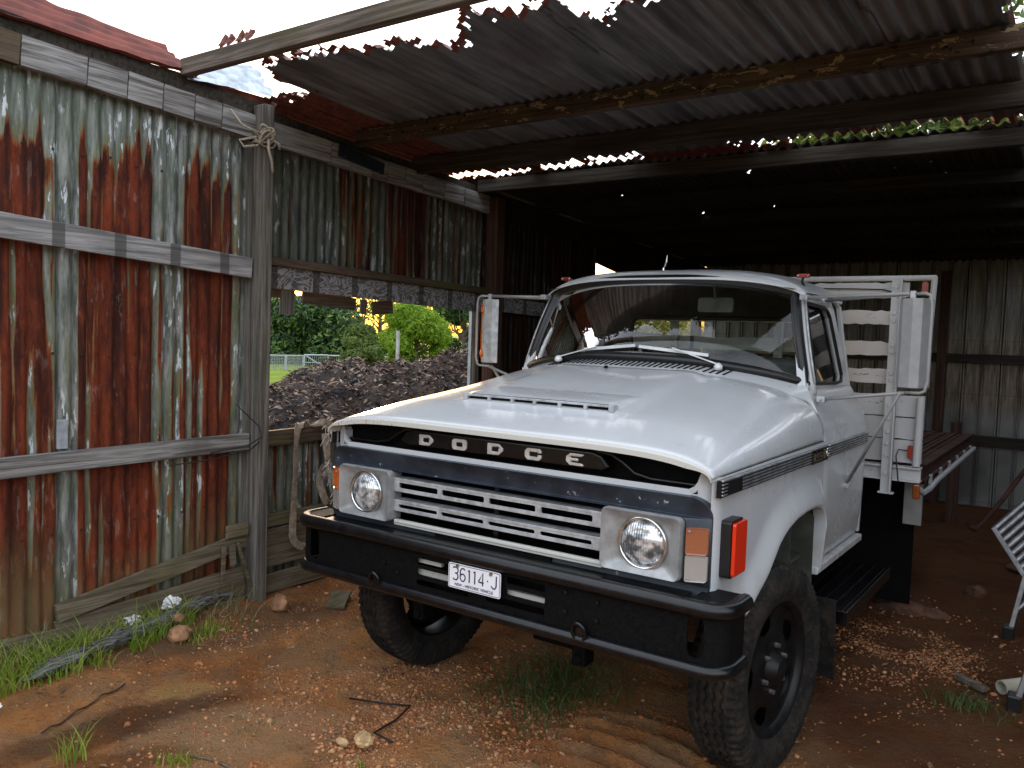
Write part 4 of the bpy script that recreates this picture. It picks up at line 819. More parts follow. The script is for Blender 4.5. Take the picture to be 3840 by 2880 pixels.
for i,(a,b) in enumerate(((.60,1.36),(1.30,1.97),(1.90,2.54),(2.47,3.12))):
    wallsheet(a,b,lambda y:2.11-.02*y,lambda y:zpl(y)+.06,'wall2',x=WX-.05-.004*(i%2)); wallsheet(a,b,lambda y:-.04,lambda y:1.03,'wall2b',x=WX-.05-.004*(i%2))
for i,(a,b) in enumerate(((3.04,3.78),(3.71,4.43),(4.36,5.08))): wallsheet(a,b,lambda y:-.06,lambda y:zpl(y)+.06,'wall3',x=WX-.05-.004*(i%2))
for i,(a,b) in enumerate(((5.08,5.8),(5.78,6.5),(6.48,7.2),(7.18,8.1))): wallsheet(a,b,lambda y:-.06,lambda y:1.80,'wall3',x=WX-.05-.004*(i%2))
# tiny nail holes let daylight through: drilled as little openings with bright sky behind
# top plate in short boards
pl=MB(); br_=[-3.3,-2.2,-1.42,-1.02,-.78,-.36,-.10,.13,.33,.50]
def plateboards(ys_,mat,h=.150,x=WX,t=.045,lab=None):
    for a,b in zip(ys_,ys_[1:]):
        mb=MB(); mb.beam((x,a+.003,zpl(a)+h/2+random.uniform(-.002,.002)),(x,b-.003,zpl(b)+h/2+random.uniform(-.002,.002)),t,h,seg=4,jit=.0008); PS(mb,'top_plate',mat,bevel=.003)
plateboards([-3.3,-2.2,-1.42,-.98,-.80],'wood_brown'); plateboards([-.80,-.47,-.25,-.04,.16,.345,.595],'wood_y')
plateboards([.66,1.22,1.40,1.62,1.78,1.98,2.18,2.44,2.70,3.06],'wood_y'); plateboards([3.16,3.7,4.1,4.6,5.15,6.0,7.0,8.1],'wood_bd',h=.14)
q=MB(); q.box((WX-.03,-3.3,0),(WX-.026,8.1,.01)); 
q=MB(); q.beam((WX-.03,-3.3,zpl(-3.3)+.08),(WX-.03,8.1,zpl(8.1)+.08),.012,.13); PS(q,'plate_backing','wood_xd')
q=MB(); q.beam((WX-.03,.66,zpl(.66)+.17),(WX-.03,8.1,zpl(8.1)+.17),.05,.08); PS(q,'eave_batten','wood_xd')
q=MB(); q.beam((WX+.03,1.28,zpl(1.28)+.105),(WX+.03,1.72,zpl(1.72)+.075),.02,.085); PS(q,'metal_strap','navy')
nh=NT('rusty nail heads'); nh.bsdf((.03,.014,.01),.8); M['nail']=nh.m
q=MB()
for y in [-3.2+.152*i for i in range(25)]:
    for z in (2.62,1.56,.62): q.rev([(0,.006),(.006,.004),(.008,0)],(WX-.040+.0,y,z+random.uniform(-.012,.012)),(1,0,0),6)
PS(q,'roofing_nails','nail')['kind']='stuff'
# rails, bay by the yard
zr=lambda y:2.252-.058*(y+.89)
q=MB(); q.beam((WX+.01,-3.3,zr(-3.3)-.06),(WX+.01,.57,zr(.57)-.06),.05,.125,seg=14,jit=.0015); PS(q,'wall_rail','wood_yp',bevel=.004)
q=MB(); q.beam((WX+.01,-3.3,.985),(WX+.01,.57,1.012),.045,.105,seg=14,jit=.0015); PS(q,'wall_rail','wood_y',bevel=.004)
q=MB(); q.beam((WX+.012,-.62,.20),(WX+.012,.56,.385),.03,.10,seg=6,jit=.002); PS(q,'kick_board','wood_low',bevel=.003)
q=MB(); q.beam((WX+.006,-3.3,.13),(WX+.006,-.62,.05),.03,.15,seg=6,jit=.003); q.beam((WX+.006,-.62,.05),(WX+.006,.56,.10),.03,.22,seg=6,jit=.003); PS(q,'bottom_board','wood_low',bevel=.003)
q=MB(); q.box((WX+.03,.40,.42),(WX+.05,.56,.50)); PS(q,'kick_board','wood_low',bevel=.003)
for (a,b,w_) in(((.37,.40),(.365,.20),.025),((.43,.40),(.44,.30),.04),((.47,.40),(.60,.06),.022)):
    q=MB(); q.beam((WX+.06,a[0],a[1]-.02),(WX+.06,b[0],b[1]-.05),.012,w_,up=(0,1,0)); PS(q,'packing_slat','wood_low')
# posts
def post(x,y,z1,w_=.10,d=.10,mat='wood_z'):
    q=MB(); q.beam((x,y,-.25),(x,y,z1),w_,d,up=(0,1,0),seg=16,jit=.0016); return PS(q,'post',mat,bevel=.006)
post(WX+.055,.625,3.12,.105,.075); q=MB(); q.box((WX-.05,.575,.0),(WX,.60,2.9)); PS(q,'post_edging','wood_z')
post(WX+.05,3.11,zpl(3.11)+.14,.12,.12,'wood_redz'); post(WX-.01,2.95,2.05,.05,.05,'wood_z'); q=MB(); q.box((WX-.03,2.875,.9),(WX+.0,2.90,2.05)); PS(q,'opening_jamb','fencegal')
post(WX+.04,7.7,zpl(7.7)+.1,.1,.1,'wood_redz')
# header over the opening, sill and lower boards
q=MB(); q.beam((WX+.03,.66,2.168),(WX+.03,3.05,2.118),.06,.055,seg=8,jit=.001); PS(q,'header','wood_brown',bevel=.003)
for a,b in((.66,1.02),(1.02,1.38),(1.38,1.74),(1.74,2.10),(2.10,2.46),(2.46,2.82),(2.82,3.04)):
    q=MB(); zc=lambda y:2.075-.026*(y-.66); q.beam((WX+.005,a,zc(a)),(WX+.005,b-.002,zc(b)),.03,.155); PS(q,'carved_board','burl',bevel=.002)
for y,w_,z0,z1,m_ in((.86,.12,1.83,2.0,'wood_z'),(1.05,.5,1.90,1.99,'wood_brown'),(1.60,.06,1.86,1.97,'wood_z'),(1.72,.22,1.87,1.97,'wood_brown'),(.70,.16,1.94,2.0,'wood_brown')):
    q=MB(); q.box((WX-.06,y,z0),(WX-.045,y+w_,z1),rot=Matrix.Rotation(rad(random.uniform(-6,6)),3,'X')); PS(q,'broken_board',m_)
q=MB(); q.beam((WX+.005,.66,1.015),(WX+.005,3.05,1.05),.05,.10,seg=8,jit=.002); PS(q,'sill','wood_brown',bevel=.004)
for z,h in((.475,.085),(.375,.09),(.29,.085),(.205,.08),(.055,.13)):
    q=MB(); q.beam((WX+.012+random.uniform(0,.012),.66 if z!=.375 else .72,z),(WX+.018,3.05,z+.02),.022,h,seg=8,jit=.002); PS(q,'kick_board','wood_low',bevel=.003)
q=MB(); q.beam((WX+.02,3.1,2.02),(WX+.02,5.1,1.97),.03,.13); PS(q,'carved_board','burl'); 
q=MB(); q.beam((WX+.02,5.1,1.80),(WX+.02,8.1,1.76),.04,.09); PS(q,'wall_rail','wood_brown')
q=MB(); q.beam((WX+.0,5.02,2.745),(WX+.0,7.9,2.36),.03,.40,seg=4); PS(q,'gable_board','wood_bd')
# purlins: bottoms follow the plate
zb=lambda y:zpl(y)+.085
def purlin(x0,y0,x1,y1,zbot,h,mat,w_=.05,nm='purlin'):
    q=MB(); q.beam((x0,y0,zbot+h/2),(x1,y1,zbot+h/2),w_,h,seg=16,jit=.0012); return PS(q,nm,mat,bevel=.004)
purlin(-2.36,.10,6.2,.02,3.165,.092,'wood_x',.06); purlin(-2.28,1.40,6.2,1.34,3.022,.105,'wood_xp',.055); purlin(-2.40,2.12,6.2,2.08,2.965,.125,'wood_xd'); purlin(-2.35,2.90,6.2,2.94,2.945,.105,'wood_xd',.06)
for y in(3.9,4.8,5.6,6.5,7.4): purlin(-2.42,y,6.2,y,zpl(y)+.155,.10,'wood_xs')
# roof sheets
zroof=lambda y:zpl(y)+.268-.01*sstep(0,8,y)
def front_edge(x):
    return -.055-.06*sstep(-.9,-.3,x)+interp([(-2.2,.66),(-1.95,.42),(-1.76,.22),(-1.45,.27),(-1.12,.36),(-.85,.38),(-.72,.55),(-.40,.32),(-.2,.41),(0,.38),(.08,.62),(.3,.49),(.55,.50),(.75,.2),(6.2,.12)],x)
def roofrow(y0f,y1,x0,x1,wd,dz,mat,jag,hole=None,lab=None):
    x=x0; i=0
    while x<x1-.05:
        xa=x; xb=min(x+wd+.085,x1); P=.076; mb=MB(); n=int((xb-xa)/P*7); 
        ya=min(y0f(xa),y0f(xb),y0f((xa+xb)/2))-.16; L=y1-ya; nv=int(L/.022) if L<3.2 else int(L/.05); lift=.006*(i%2); sk_=random.uniform(-.03,.03)
        ed=[]
        def ey(xx): return y0f(xx)+jag*(FB(xx*9,2.2,i,3)*.5+.28*N3(xx*40,5,i)+.5*max(0,N3(xx*3.3,7,i)))
        def fn(u,v):
            xx=lerp(xa,xb,u); yy=lerp(ya,y1+.04,v); k=2*PI*xx/P; e=yy-ey(xx); 
            z=zroof(yy)+dz+lift+.0135*math.cos(k)+.010*FB(xx*1.2,yy*.9,9,2)+(.05*sstep(.12,-.05,e)*N3(xx*11,yy*9,4) if jag else 0)
            sd_=min(xx-xa,xb-xx); ed.append(max(1-sstep(0,.10,e),.75*(1-sstep(0,.035,sd_))*(.4+1.2*max(0,N3(yy*2.5,i*7)+.25))) if jag else 0); 
            if hole: ed[-1]=max(ed[-1],hole(xx,yy,True))
            return(xx,yy,z)
        def keep(u,v):
            xx=lerp(xa,xb,u); yy=lerp(ya,y1+.04,v)
            if jag and yy<ey(xx): return False
            if jag and yy<ey(xx)+.10 and FB(xx*17,yy*17,3,3)>.33: return False
            s_=min(xx-xa,xb-xx)
            if jag and s_<.030 and FB(xx*8,yy*8,i*3,3)+.50*sstep(1.3,.5,yy)>.36: return False
            if hole and hole(xx,yy,False)>.5: return False
            return True
        mb.grid(fn,n,nv,keep=keep); o=PS(mb,'roof_sheet',mat,smooth=180)
        at=o.data.attributes.new('edge','FLOAT','POINT'); at.data.foreach_set('value',ed[:len(o.data.vertices)])
        x+=wd; i+=1
def holeA(x,y,soft):        # rusted through band above the third purlin seam
    c=2.765+.03*N3(x*2,1); amt=interp([(-2.3,.9),(-2.1,1.1),(-1.9,.35),(-1.4,.55),(-.9,.75),(-.75,.3),(-.3,-.4),(.1,.5),(.35,.9),(.8,.7),(1.2,1.05),(1.5,.5),(1.7,.2)],x)
    w_=math.exp(-((y-c)/.115)**2); f=w_*(1.1*amt+1.2*FB(x*5.5,y*8,5,4)+.10*math.cos(2*PI*x/.076))
    return (1 if f>.52 else 0) if not soft else max(0,min(1,math.exp(-((y-c)/.10)**2)*1.0))
def holeB(x,y,soft):
    c=5.05; f=math.exp(-((y-c)/.06)**2)*(interp([(-2.3,.3),(-.8,.3),(-.2,.6),(.5,.7),(.9,.85),(1.6,.5)],x)+.8*FB(x*9,y*9,8,3)+.2*math.cos(2*PI*x/.076))
    g=FB(x*9,y*9,31,3); return (1 if (f>.66 or g>.86) else 0) if not soft else .5*math.exp(-((y-c)/.09)**2)
roofrow(front_edge,2.98,-1.98,1.66,.61,.0,'roof',.15,holeA)
roofrow(lambda x:.66,2.98,-2.62,-1.86,.36,-.004,'roofrust',.12,holeA)
roofrow(lambda x:2.885+.16,5.1,-2.62,1.60,.66,-.012,'roofshade',0,holeB); roofrow(lambda x:4.98,8.15,-2.62,1.58,.66,-.02,'roofshade',0)
for a,b in((.2,2.98),(2.86+.16,5.1),(4.98,8.15)): roofrow(lambda x:a,b,2.25,6.3,.8,.0,'roofshade',0)  # roof of an unseen second bay, added to darken the right side
# roofing strip over the left wall, curled up at its outer edge
q=MB()
def strip(u,v):
    y=lerp(-.89+.03*N3(u*9,4),.18,v); d=u*.40; return(WX+.03-d*.85,y,3.175+.012*N3(y*9,1)*(1-u)+d*(.66-.10*sstep(-.8,.2,y))+.017*math.cos(2*PI*d/.10)+.010*N3(y*2,3)+.02*N3(y*5,d*6)*u)
q.grid(strip,44,120); PS(q,'roof_sheet','redroof',smooth=180,label='red brown roofing strip curled over the left wall')
q=MB()
def strip2(u,v):
    y=lerp(.13,.74+.05*N3(u*6,2),v); d=u*.30; return(WX+.03-d*.8,y,3.15+.04*v+d*(.45+.40*v)+.008*math.cos(2*PI*d/.08)+.008*N3(y*9,d*5))
q.grid(strip2,30,24); PS(q,'roof_sheet','galv',smooth=180,label='bright galvanised end of a roofing sheet')
q=MB(); q.beam((WX-.04,-3.3,zpl(-3.3)+.20),(WX-.04,.75,zpl(.75)+.20),.05,.09,seg=8,jit=.002); PS(q,'fascia_batten','wood_xd')
q=MB(); q.beam((WX-.03,-.2,3.10),(WX-.03,.86,3.11),.02,.17,seg=6,jit=.003); PS(q,'fascia_batten','roofrust')
q=MB()  # torn scraps lying on the front purlin
for (x0,s1) in((-2.02,.10),(-1.87,.11)):
    def sc2(u,v): return(x0+u*s1+.02*N3(u*5,v*5),.07+v*.05,3.26+v*(.07+.05*N3(u*6,x0*9))+.012*math.cos(u*9))
    q.grid(sc2,8,4)
PS(q,'torn_scrap','roofrust')
# back wall
q=MB(); 
def bwf(u,v):
    x=lerp(-2.4,6.3,u); k=(x/.19)%1; r=.030 if (k<.10 or .16<k<.26) else 0; return(x,8.14-r,lerp(-.1,zroof(8.14)+.02,v))
q.grid(bwf,1120,2); PS(q,'back_wall','backwall')
for z,h in((1.66,.10),(.72,.12)):
    q=MB(); q.beam((-2.3,8.07,z),(6.3,8.07,z),.06,h); PS(q,'girt','wood_xd')
for x in(-1.1,.57,2.6): q=MB(); q.beam((x,8.05,-.1),(x,8.05,2.66),.10,.10,up=(1,0,0)); PS(q,'post','wood_redz')
q=MB(); q.beam((.9,6.9,-.1),(.9,6.9,1.0),.10,.10,up=(1,0,0)); PS(q,'post','wood_redz')
# unseen right hand wall and posts of that bay, added to darken the right
q=MB(); q.grid(lambda u,v:(6.3+.009*math.cos(2*PI*lerp(.2,8.1,u)/.076),lerp(.2,8.1,u),lerp(-.1,2.95,v)),420,2); PS(q,'wall_sheet','wall3')
post(6.1,.2,3.1); post(6.1,3.0,3.0)
# ================================================================ LOOSE THINGS
def PO(mb,name,mats,label,cat,**k): return tag(mb.build(name,mats,None,**k),label,cat)
# rope knotted round the front post
q=MB(); px,py=WX+.055,.625
for dz,ph in((0,0),(.03,.5),(-.03,1.1)):
    q.tube([(px+.075*math.cos(t*PI/12+ph)*1.0,py+.062*math.sin(t*PI/12+ph),2.90+dz+.02*math.sin(t*PI/6+ph)) for t in range(24)],.0065,7,closed=True)
kx,ky,kz=px+.085,.60,2.90
for c_ in range(4): q.tube([(kx+.022*math.sin(t*PI/8+c_),ky-.02+.042*math.cos(t*PI/8),kz+.045*math.sin(t*PI/8+c_*1.4)+.01*c_) for t in range(16)],.007,7,closed=True)
q.tube([(kx,ky-.01,kz),(kx+.02,ky-.02,kz-.07),(kx+.015,ky+.01,kz-.14),(kx+.01,ky+.02,kz-.20)],.009,7); q.tube([(kx,ky+.02,kz),(kx+.02,ky+.06,kz-.02),(kx+.01,ky+.07,kz-.05)],.009,7)
q.tube([(kx-.01,ky-.06,kz+.02),(kx-.06,ky-.16,kz+.06),(kx-.09,ky-.22,kz+.14)],.008,7); q.tube([(kx-.02,ky-.07,kz-.05),(kx-.05,ky-.15,kz-.07),(kx-.08,ky-.16,kz-.03),(kx-.02,ky-.08,kz+.0)],.008,7)
PO(q,'rope','rope','beige rope knotted round the top of the grey post at the wall corner','rope',smooth=180)
# webbing strap over the sill
def ribbon(P,w_,side,th=.004):
    mb=MB(); P=[Vector(p) for p in P]; 
    Q=[]
    for i in range(len(P)-1):
        p0=P[max(i-1,0)];p1=P[i];p2=P[i+1];p3=P[min(i+2,len(P)-1)]
        for k in range(6):
            t=k/6; Q.append(.5*((2*p1)+(p2-p0)*t+(2*p0-5*p1+4*p2-p3)*t*t+(3*p1-p0-3*p2+p3)*t**3))
    Q.append(P[-1]); vs=[]
    for i,p in enumerate(Q):
        sd=Vector(side).normalized(); t_=(Q[min(i+1,len(Q)-1)]-Q[max(i-1,0)]).normalized(); s2=(sd-t_*sd.dot(t_)); s2=(s2.normalized() if s2.length>.05 else t_.orthogonal().normalized()); a=.35*math.sin(i*.23); nn=t_.cross(s2); s2=(s2*math.cos(a)+nn*math.sin(a)); 
        for k in range(5): f=(k/4-.5); vs.append(p+s2*(w_*f)+nn*(.004*math.cos(k*PI)))
    mb.v=[tuple(v) for v in vs]; mb.f=[(i*5+k,(i+1)*5+k,(i+1)*5+k+1,i*5+k+1) for i in range(len(Q)-1) for k in range(4)]; mb.mi=[0]*len(mb.f); return mb
sx=WX+.05
q=ribbon([(sx-.07,1.12,1.02),(sx-.03,1.03,1.10),(sx+.02,.93,1.085),(sx+.03,.905,.95),(sx+.03,.90,.7),(sx+.035,.885,.45),(sx+.04,.885,.345),(sx+.04,.96,.275),(sx+.04,1.08,.29),(sx+.04,1.19,.36),(sx+.05,1.26,.5),(sx+.06,1.22,.62),(sx+.06,1.18,.74),(sx+.06,1.12,.80),(sx+.06,1.09,.70),(sx+.07,1.12,.60),(sx+.07,1.16,.54)],.05,(0,1,0))
q2=ribbon([(sx+.0,1.05,1.08),(sx+.04,1.12,1.10),(sx+.05,1.20,1.06),(sx+.05,1.26,.96),(sx+.06,1.30,.82),(sx+.06,1.25,.74),(sx+.07,1.17,.78),(sx+.07,1.15,.90),(sx+.06,1.14,1.03)],.06,(0,1,.2))
k=len(q.v); q.v+=q2.v; q.f+=[tuple(i+k for i in f) for f in q2.f]; q.mi=[0]*len(q.f)
strap=PO(q,'webbing_strap','webbing','tan webbing strap looped over the window sill beside the truck','strap',smooth=180,solid=.004)
q=MB()
for i in range(90):
    c=random.choice([(1.14,1.03),(1.15,.80),(1.17,.74),(1.24,.66),(1.22,.60)]); p=Vector((sx+.085,c[0]+random.gauss(0,.02),c[1]+random.gauss(0,.025))); d=Vector((random.uniform(-.01,.03),random.uniform(-.05,.05),random.uniform(-.08,.01)))
    q.tube([p,p+d*.5+Vector((.01,0,.01)),p+d],.0022,4)
q.build('frayed_end','fray',strap)
# charred beam on the ground
q=MB(); p0=Vector((-2.03,-.94,.03)); p1=Vector((-2.40,.50,.03)); n=40
def chf(u,v):
    p=p0.lerp(p1,u); p.z=gz(p.x,p.y)+.035+.03*u; a=2*PI*v; r=lerp(.046,.040,u)*min(1,u/.10+.15); d=(p1-p0).normalized(); sd=d.cross(Vector((0,0,1))).normalized(); 
    rr2=r*(1+.22*FB(u*6,math.cos(a)*1.5,math.sin(a)*1.5,4)); gro=.025*math.exp(-((a-1.9)/.22)**2)*sstep(.6,.3,u)
    return p+sd*math.cos(a)*rr2*1.25+Vector((0,0,1))*math.sin(a)*(rr2*.75-gro)
q.grid(chf,70,28); q.add([chf(1,k/28) for k in range(28)],[tuple(range(28))]); PO(q,'charred_beam','char','long grey charred timber lying in the grass along the wall','timber',smooth=50)
def rock(c,r,label,mat='rock',sq=(1,1,.8),seed=1,det=3,name='rock'):
    bm=bmesh.new(); bmesh.ops.create_icosphere(bm,subdivisions=det,radius=1); 
    for v in bm.verts:
        p=v.co.copy(); k=1+.26*FB(p.x*1.2+seed,p.y*1.2,p.z*1.2,4)+.10*abs(N3(p.x*4+seed,p.y*4,p.z*4))-.06*abs(N3(p.x*9,p.y*9+seed,p.z*9)); v.co=Vector((p.x*sq[0],p.y*sq[1],p.z*sq[2]))*k*r
    mb=MB(); mb.v=[tuple(Vector(c)+v.co) for v in bm.verts]; mb.f=[tuple(v.index for v in f.verts) for f in bm.faces]; mb.mi=[0]*len(mb.f); bm.free(); return PO(mb,name,mat,label,'rock',smooth=18)
rock((-2.06,-.10,.02),.062,'ochre clay lump beside the charred timber, the lower and larger one',seed=2); rock((-2.10,-.075,.098),.030,'small clay lump sitting on top of the larger clay lump',seed=5)
rock((-2.02,.57,.035),.055,'clay clod in front of the post foot',seed=9,sq=(1.2,.8,1)); rock((-.445,-.28,GZ+.03),.036,'pale square stone on the gravel in front of the truck',mat='rockpale',seed=4,sq=(1.2,.9,.9)); rock((-.52,-.33,GZ+.015),.022,'small pale stone left of the square stone','rockpale',seed=11,sq=(1.5,.8,.8)); rock((-.52,-.33,GZ+.015),.001,'','rock') if 0 else None
rock((1.42,4.07,GZ+.02),.075,'rounded brown stone on the dark floor behind the step',mat='rockdark',seed=14,sq=(1,1,.8)); rock((1.70,5.1,GZ+.03),.13,'flat stone far back on the dark shed floor',mat='rockdark',seed=17,sq=(1.2,1,.4)); rock((1.10,3.40,GZ-.03),.17,'low clay hump on the dark floor near the step',mat='rockdark',seed=21,sq=(1.5,.8,.5))
def crumple(c,s_,label,seed,sq=(1,1,.7)):
    bm=bmesh.new(); bmesh.ops.create_icosphere(bm,subdivisions=4,radius=1); vs=[]
    for v in bm.verts:
        p=v.co; k=1+.75*noise.noise(Vector((p.x*2.2+seed,p.y*2.2,p.z*2.2)))+.35*abs(noise.noise(Vector((p.x*5,p.y*5+seed,p.z*5)))); vs.append(Vector(c)+Vector((p.x*sq[0],p.y*sq[1],p.z*sq[2]))*k*s_)
    mb=MB(); mb.v=[tuple(v) for v in vs]; mb.f=[tuple(v.index for v in f.verts) for f in bm.faces]; mb.mi=[0]*len(mb.f); bm.free(); return PO(mb,'plastic_scrap','litter',label,'litter',smooth=25)
crumple((-2.36,.03,.10),.052,'larger crumpled white plastic between the wall and the charred timber',3); crumple((-2.31,-.22,.07),.035,'smaller crumpled white plastic near the grass',8); crumple((-.02,-.80,GZ+.012),.05,'torn white scrap on the dirt at the bottom of the picture',12,(1.8,.7,.25)); crumple((-1.86,-1.13,.035),.02,'tiny white scrap at the edge of the grass on the left',15,(1.6,.7,.4))
# flat piece of board and sticks
q=MB(); q.box((-1.92,.80,.0),(-1.80,1.02,.022),rot=Matrix.Rotation(rad(35),3,'Z')@Matrix.Rotation(rad(8),3,'X')); PO(q,'board_offcut','wood_low','flat board offcut on the dirt behind the left front wheel','board',bevel=.004)
q=MB(); q.box((1.50,2.16,GZ+.005),(1.68,2.20,GZ+.035),rot=Matrix.Rotation(rad(-38),3,'Z')); PO(q,'wood_offcut','wood_x','short squared wood offcut on the gravel near the ladder','wood',bevel=.003)
def stick(pts,r,mat,label,nm='stick'):
    mb=MB(); mb.tube(pts,r,6); return PO(mb,nm,mat,label,'stick',smooth=180)
def gp(x,y,h=.008): return(x,y,gz(x,y)+h)
stick([gp(lerp(-1.60,-1.74,t/10),lerp(-1.06,-.60,t/10)+.0,.012+.006*math.sin(t*2)) for t in range(11)],.0045,'wood_redz','long thin stick on the dirt parallel to the charred timber')
stick([gp(lerp(-.95,-.15,t/10),lerp(-.80,-.62,t/10)+.02*math.sin(t),.008) for t in range(11)],.004,'wood_low','thin twig on the dirt in front of the stones')
stick([gp(-.80,-.02,.02),gp(-.62,.05,.025),gp(-.52,.10,.02),gp(-.50,-.02,.015),gp(-.49,-.17,.02),gp(-.38,-.17,.012)],.005,'wire','black bent wire lying on the gravel left of the truck nose','bent_wire')
q=MB(); 
q.tube([(WX+.04,.28,.97),(WX+.10,.50,1.0),(WX+.13,.585,1.05),(WX+.12,.57,1.12),(WX+.08,.50,1.20),(WX+.06,.44,1.26)],.004,6); q.tube([(WX+.03,.02,.92),(WX+.05,.28,.93),(WX+.10,.52,.97),(WX+.12,.58,1.02)],.004,6); PO(q,'bent_wire','wire','rusty bent wire hooked around the wall rail beside the post','wire',smooth=180)
q=MB(); q.box((WX-.04,-.60,1.065),(WX-.02,-.545,1.22)); PO(q,'metal_tag','galv','small bright metal plate standing on the lower wall rail','plate',bevel=.003)
# pvc pipe
q=MB(); a=Vector((1.73,2.16,GZ+.04)); b_=Vector((2.2,2.75,GZ+.05)); d=(b_-a).normalized()
q.rev([(.030,0),(.036,0),(.036,(b_-a).length),(.030,(b_-a).length),(.030,0)],a,d,24); PO(q,'plastic_pipe','pvc','cream plastic pipe lying behind the ladder foot','pipe',smooth=40)
# ladder and folded tube frame
def ladder(name,label,stiles,rungs,feet):
    r_=tag(empty(name,stiles[0][0]),label,'ladder'); 
    for s_ in stiles:
        mb=MB()
        for a,b in zip(s_,s_[1:]): mb.beam(a,b,.028,.065,up=(0,1,0))
        mb.build('stile','alu',r_,bevel=.003)
    for a,b in rungs: mb=MB(); mb.tube([a,b],.019,10); mb.build('rung','alu',r_,smooth=40)
    for f in feet: mb=MB(); f=Vector(f); mb.box(f-Vector((.03,.045,.0)),f+Vector((.03,.045,.085))); mb.build('rubber_foot','rubberseal',r_,bevel=.006)
    return r_
d=Vector((.38,.30,0))
A=[Vector((1.80,1.98,GZ)),Vector((2.10,2.12,1.3)),]; 
ladder('step_ladder','aluminium ladder leaning at the right edge, nearer one with a black rubber foot',[A,[p+Vector((.36,-.10,0)) for p in A]],[(A[0].lerp(A[1],t)+Vector((.0,0,0)),A[0].lerp(A[1],t)+Vector((.36,-.10,0))) for t in(.2,.42,.64,.86)],[A[0],A[0]+Vector((.36,-.10,0))])
B=[Vector((1.69,3.17,GZ)),Vector((1.755,3.22,.36)),Vector((1.565,3.30,.62))]; rv=Vector((.26,.20,.30))
rg=[(B[0].lerp(B[1],t),B[0].lerp(B[1],t)+rv) for t in(.45,.8)]+[(B[1].lerp(B[2],t),B[1].lerp(B[2],t)+rv) for t in(.02,.16,.30,.44,  .58,.72,.86,.98)]
ladder('tube_frame','folded aluminium tube frame with parallel tubes behind the nearer ladder',[B,[p+rv for p in B]],rg,[B[0],B[0]+rv])  # folded tubular frame, built from ladder stiles and rungs
q=MB(); q.tube([(1.47,3.25,.60),(1.60,3.3,.80),(1.72,3.4,1.02)],.014,8); q.tube([(1.47,3.25,.60),(1.43,3.22,.62)],.018,8); q.tube([(1.52,3.4,.66),(1.62,3.45,.84)],.011,8); PO(q,'folded_frame','trayrust','rusty tube frame leaning behind the folded aluminium frame','frame',smooth=60)
q=MB(); q.beam((1.62,5.6,1.25),(1.95,5.9,.55),.03,.12); PO(q,'leaning_plank','wood_redz','red brown plank leaning against the back of the shed at the right','plank',bevel=.004)
rock((.93,2.95,TZ+.06),.09,'black bundle lying on the tray behind the headboard','black',seed=30,sq=(1.3,1,.9),name='bundle')
bpy.data.objects[-1] if 0 else None
for o in bpy.data.objects:
    if o.name=='bundle': o['category']='bundle'
# ================================================================ GROUND COVER
def varmat(name,cols,rough=.9,tr=0):
    N=NT(name); g=N.n('ShaderNodeNewGeometry').outputs['Random Per Island']; c=N.ramp(g,[(i/(len(cols)-1),c) for i,c in enumerate(cols)]); b=N.bsdf(c,rough)
    if tr:
        t=N.n('ShaderNodeBsdfTranslucent'); N.set(t.inputs[0],c); ms=N.n('ShaderNodeMixShader',{},{0:tr,1:b.outputs[0],2:t.outputs[0]}); N.t.links.new(ms.outputs[0],N.o.inputs[0])
    return N.m
M['gravel']=varmat('mixed clay gravel',[(.14,.045,.018),(.36,.13,.045),(.22,.085,.035),(.46,.20,.075),(.13,.06,.035),(.40,.17,.065),(.48,.28,.14),(.26,.09,.032)])
g=MB(); ico=bmesh.new(); bmesh.ops.create_icosphere(ico,subdivisions=1,radius=1); IV=[v.co.copy() for v in ico.verts]; IF=[tuple(v.index for v in f.verts) for f in ico.faces]; ico.free()
def peb(x,y,r):
    z=gz(x,y)+r*.15; q=[random.uniform(.7,1.25) for _ in range(3)]; a=random.random()*6.3; ca,sa=math.cos(a),math.sin(a); k=len(g.v)
    for v in IV:
        j=random.uniform(.8,1.2); px,py,pz=v.x*q[0]*r*j,v.y*q[1]*r*j,v.z*q[2]*r*.7*j; g.v.append((x+px*ca-py*sa,y+px*sa+py*ca,z+pz))
    g.f+=[(a_+k,b_+k,c_+k) for a_,b_,c_ in IF]
n=0
while n<21000:
    t=random.random()
    if t<.5: x=random.gauss(-.45,.42); y=random.gauss(.0,.45)
    elif t<.62: x=random.gauss(.55,.25); y=random.gauss(-.75,.22)
    elif t<.75: x=random.gauss(1.22,.22); y=random.gauss(2.45,.35)
    elif t<.85: x=random.gauss(-1.9,.2); y=random.gauss(.5,.7)
    else: x=random.uniform(-2.2,2.2); y=random.uniform(-1.6,4)
    if x<-2.3 or random.random()>.35+.9*N3(x*3,y*3): continue
    peb(x,y,min(.017,.0022+random.expovariate(1/.0026))); n+=1
g.mi=[0]*len(g.f); tag(g.build('gravel','gravel',None,smooth=180),'loose orange and brown gravel scattered over the red dirt','gravel',kind='stuff')
M['grass']=varmat('lush grass blades',[(.10,.18,.015),(.22,.33,.025),(.15,.23,.02),(.38,.42,.07),(.27,.36,.04)],.6,.35)
M['grassdark']=varmat('dark grass blades',[(.035,.07,.015),(.07,.12,.025),(.05,.09,.02),(.10,.14,.03)],.6,.3)
M['straw']=varmat('dry straw blades',[(.32,.25,.12),(.22,.2,.08),(.4,.33,.2)],.8,.2)
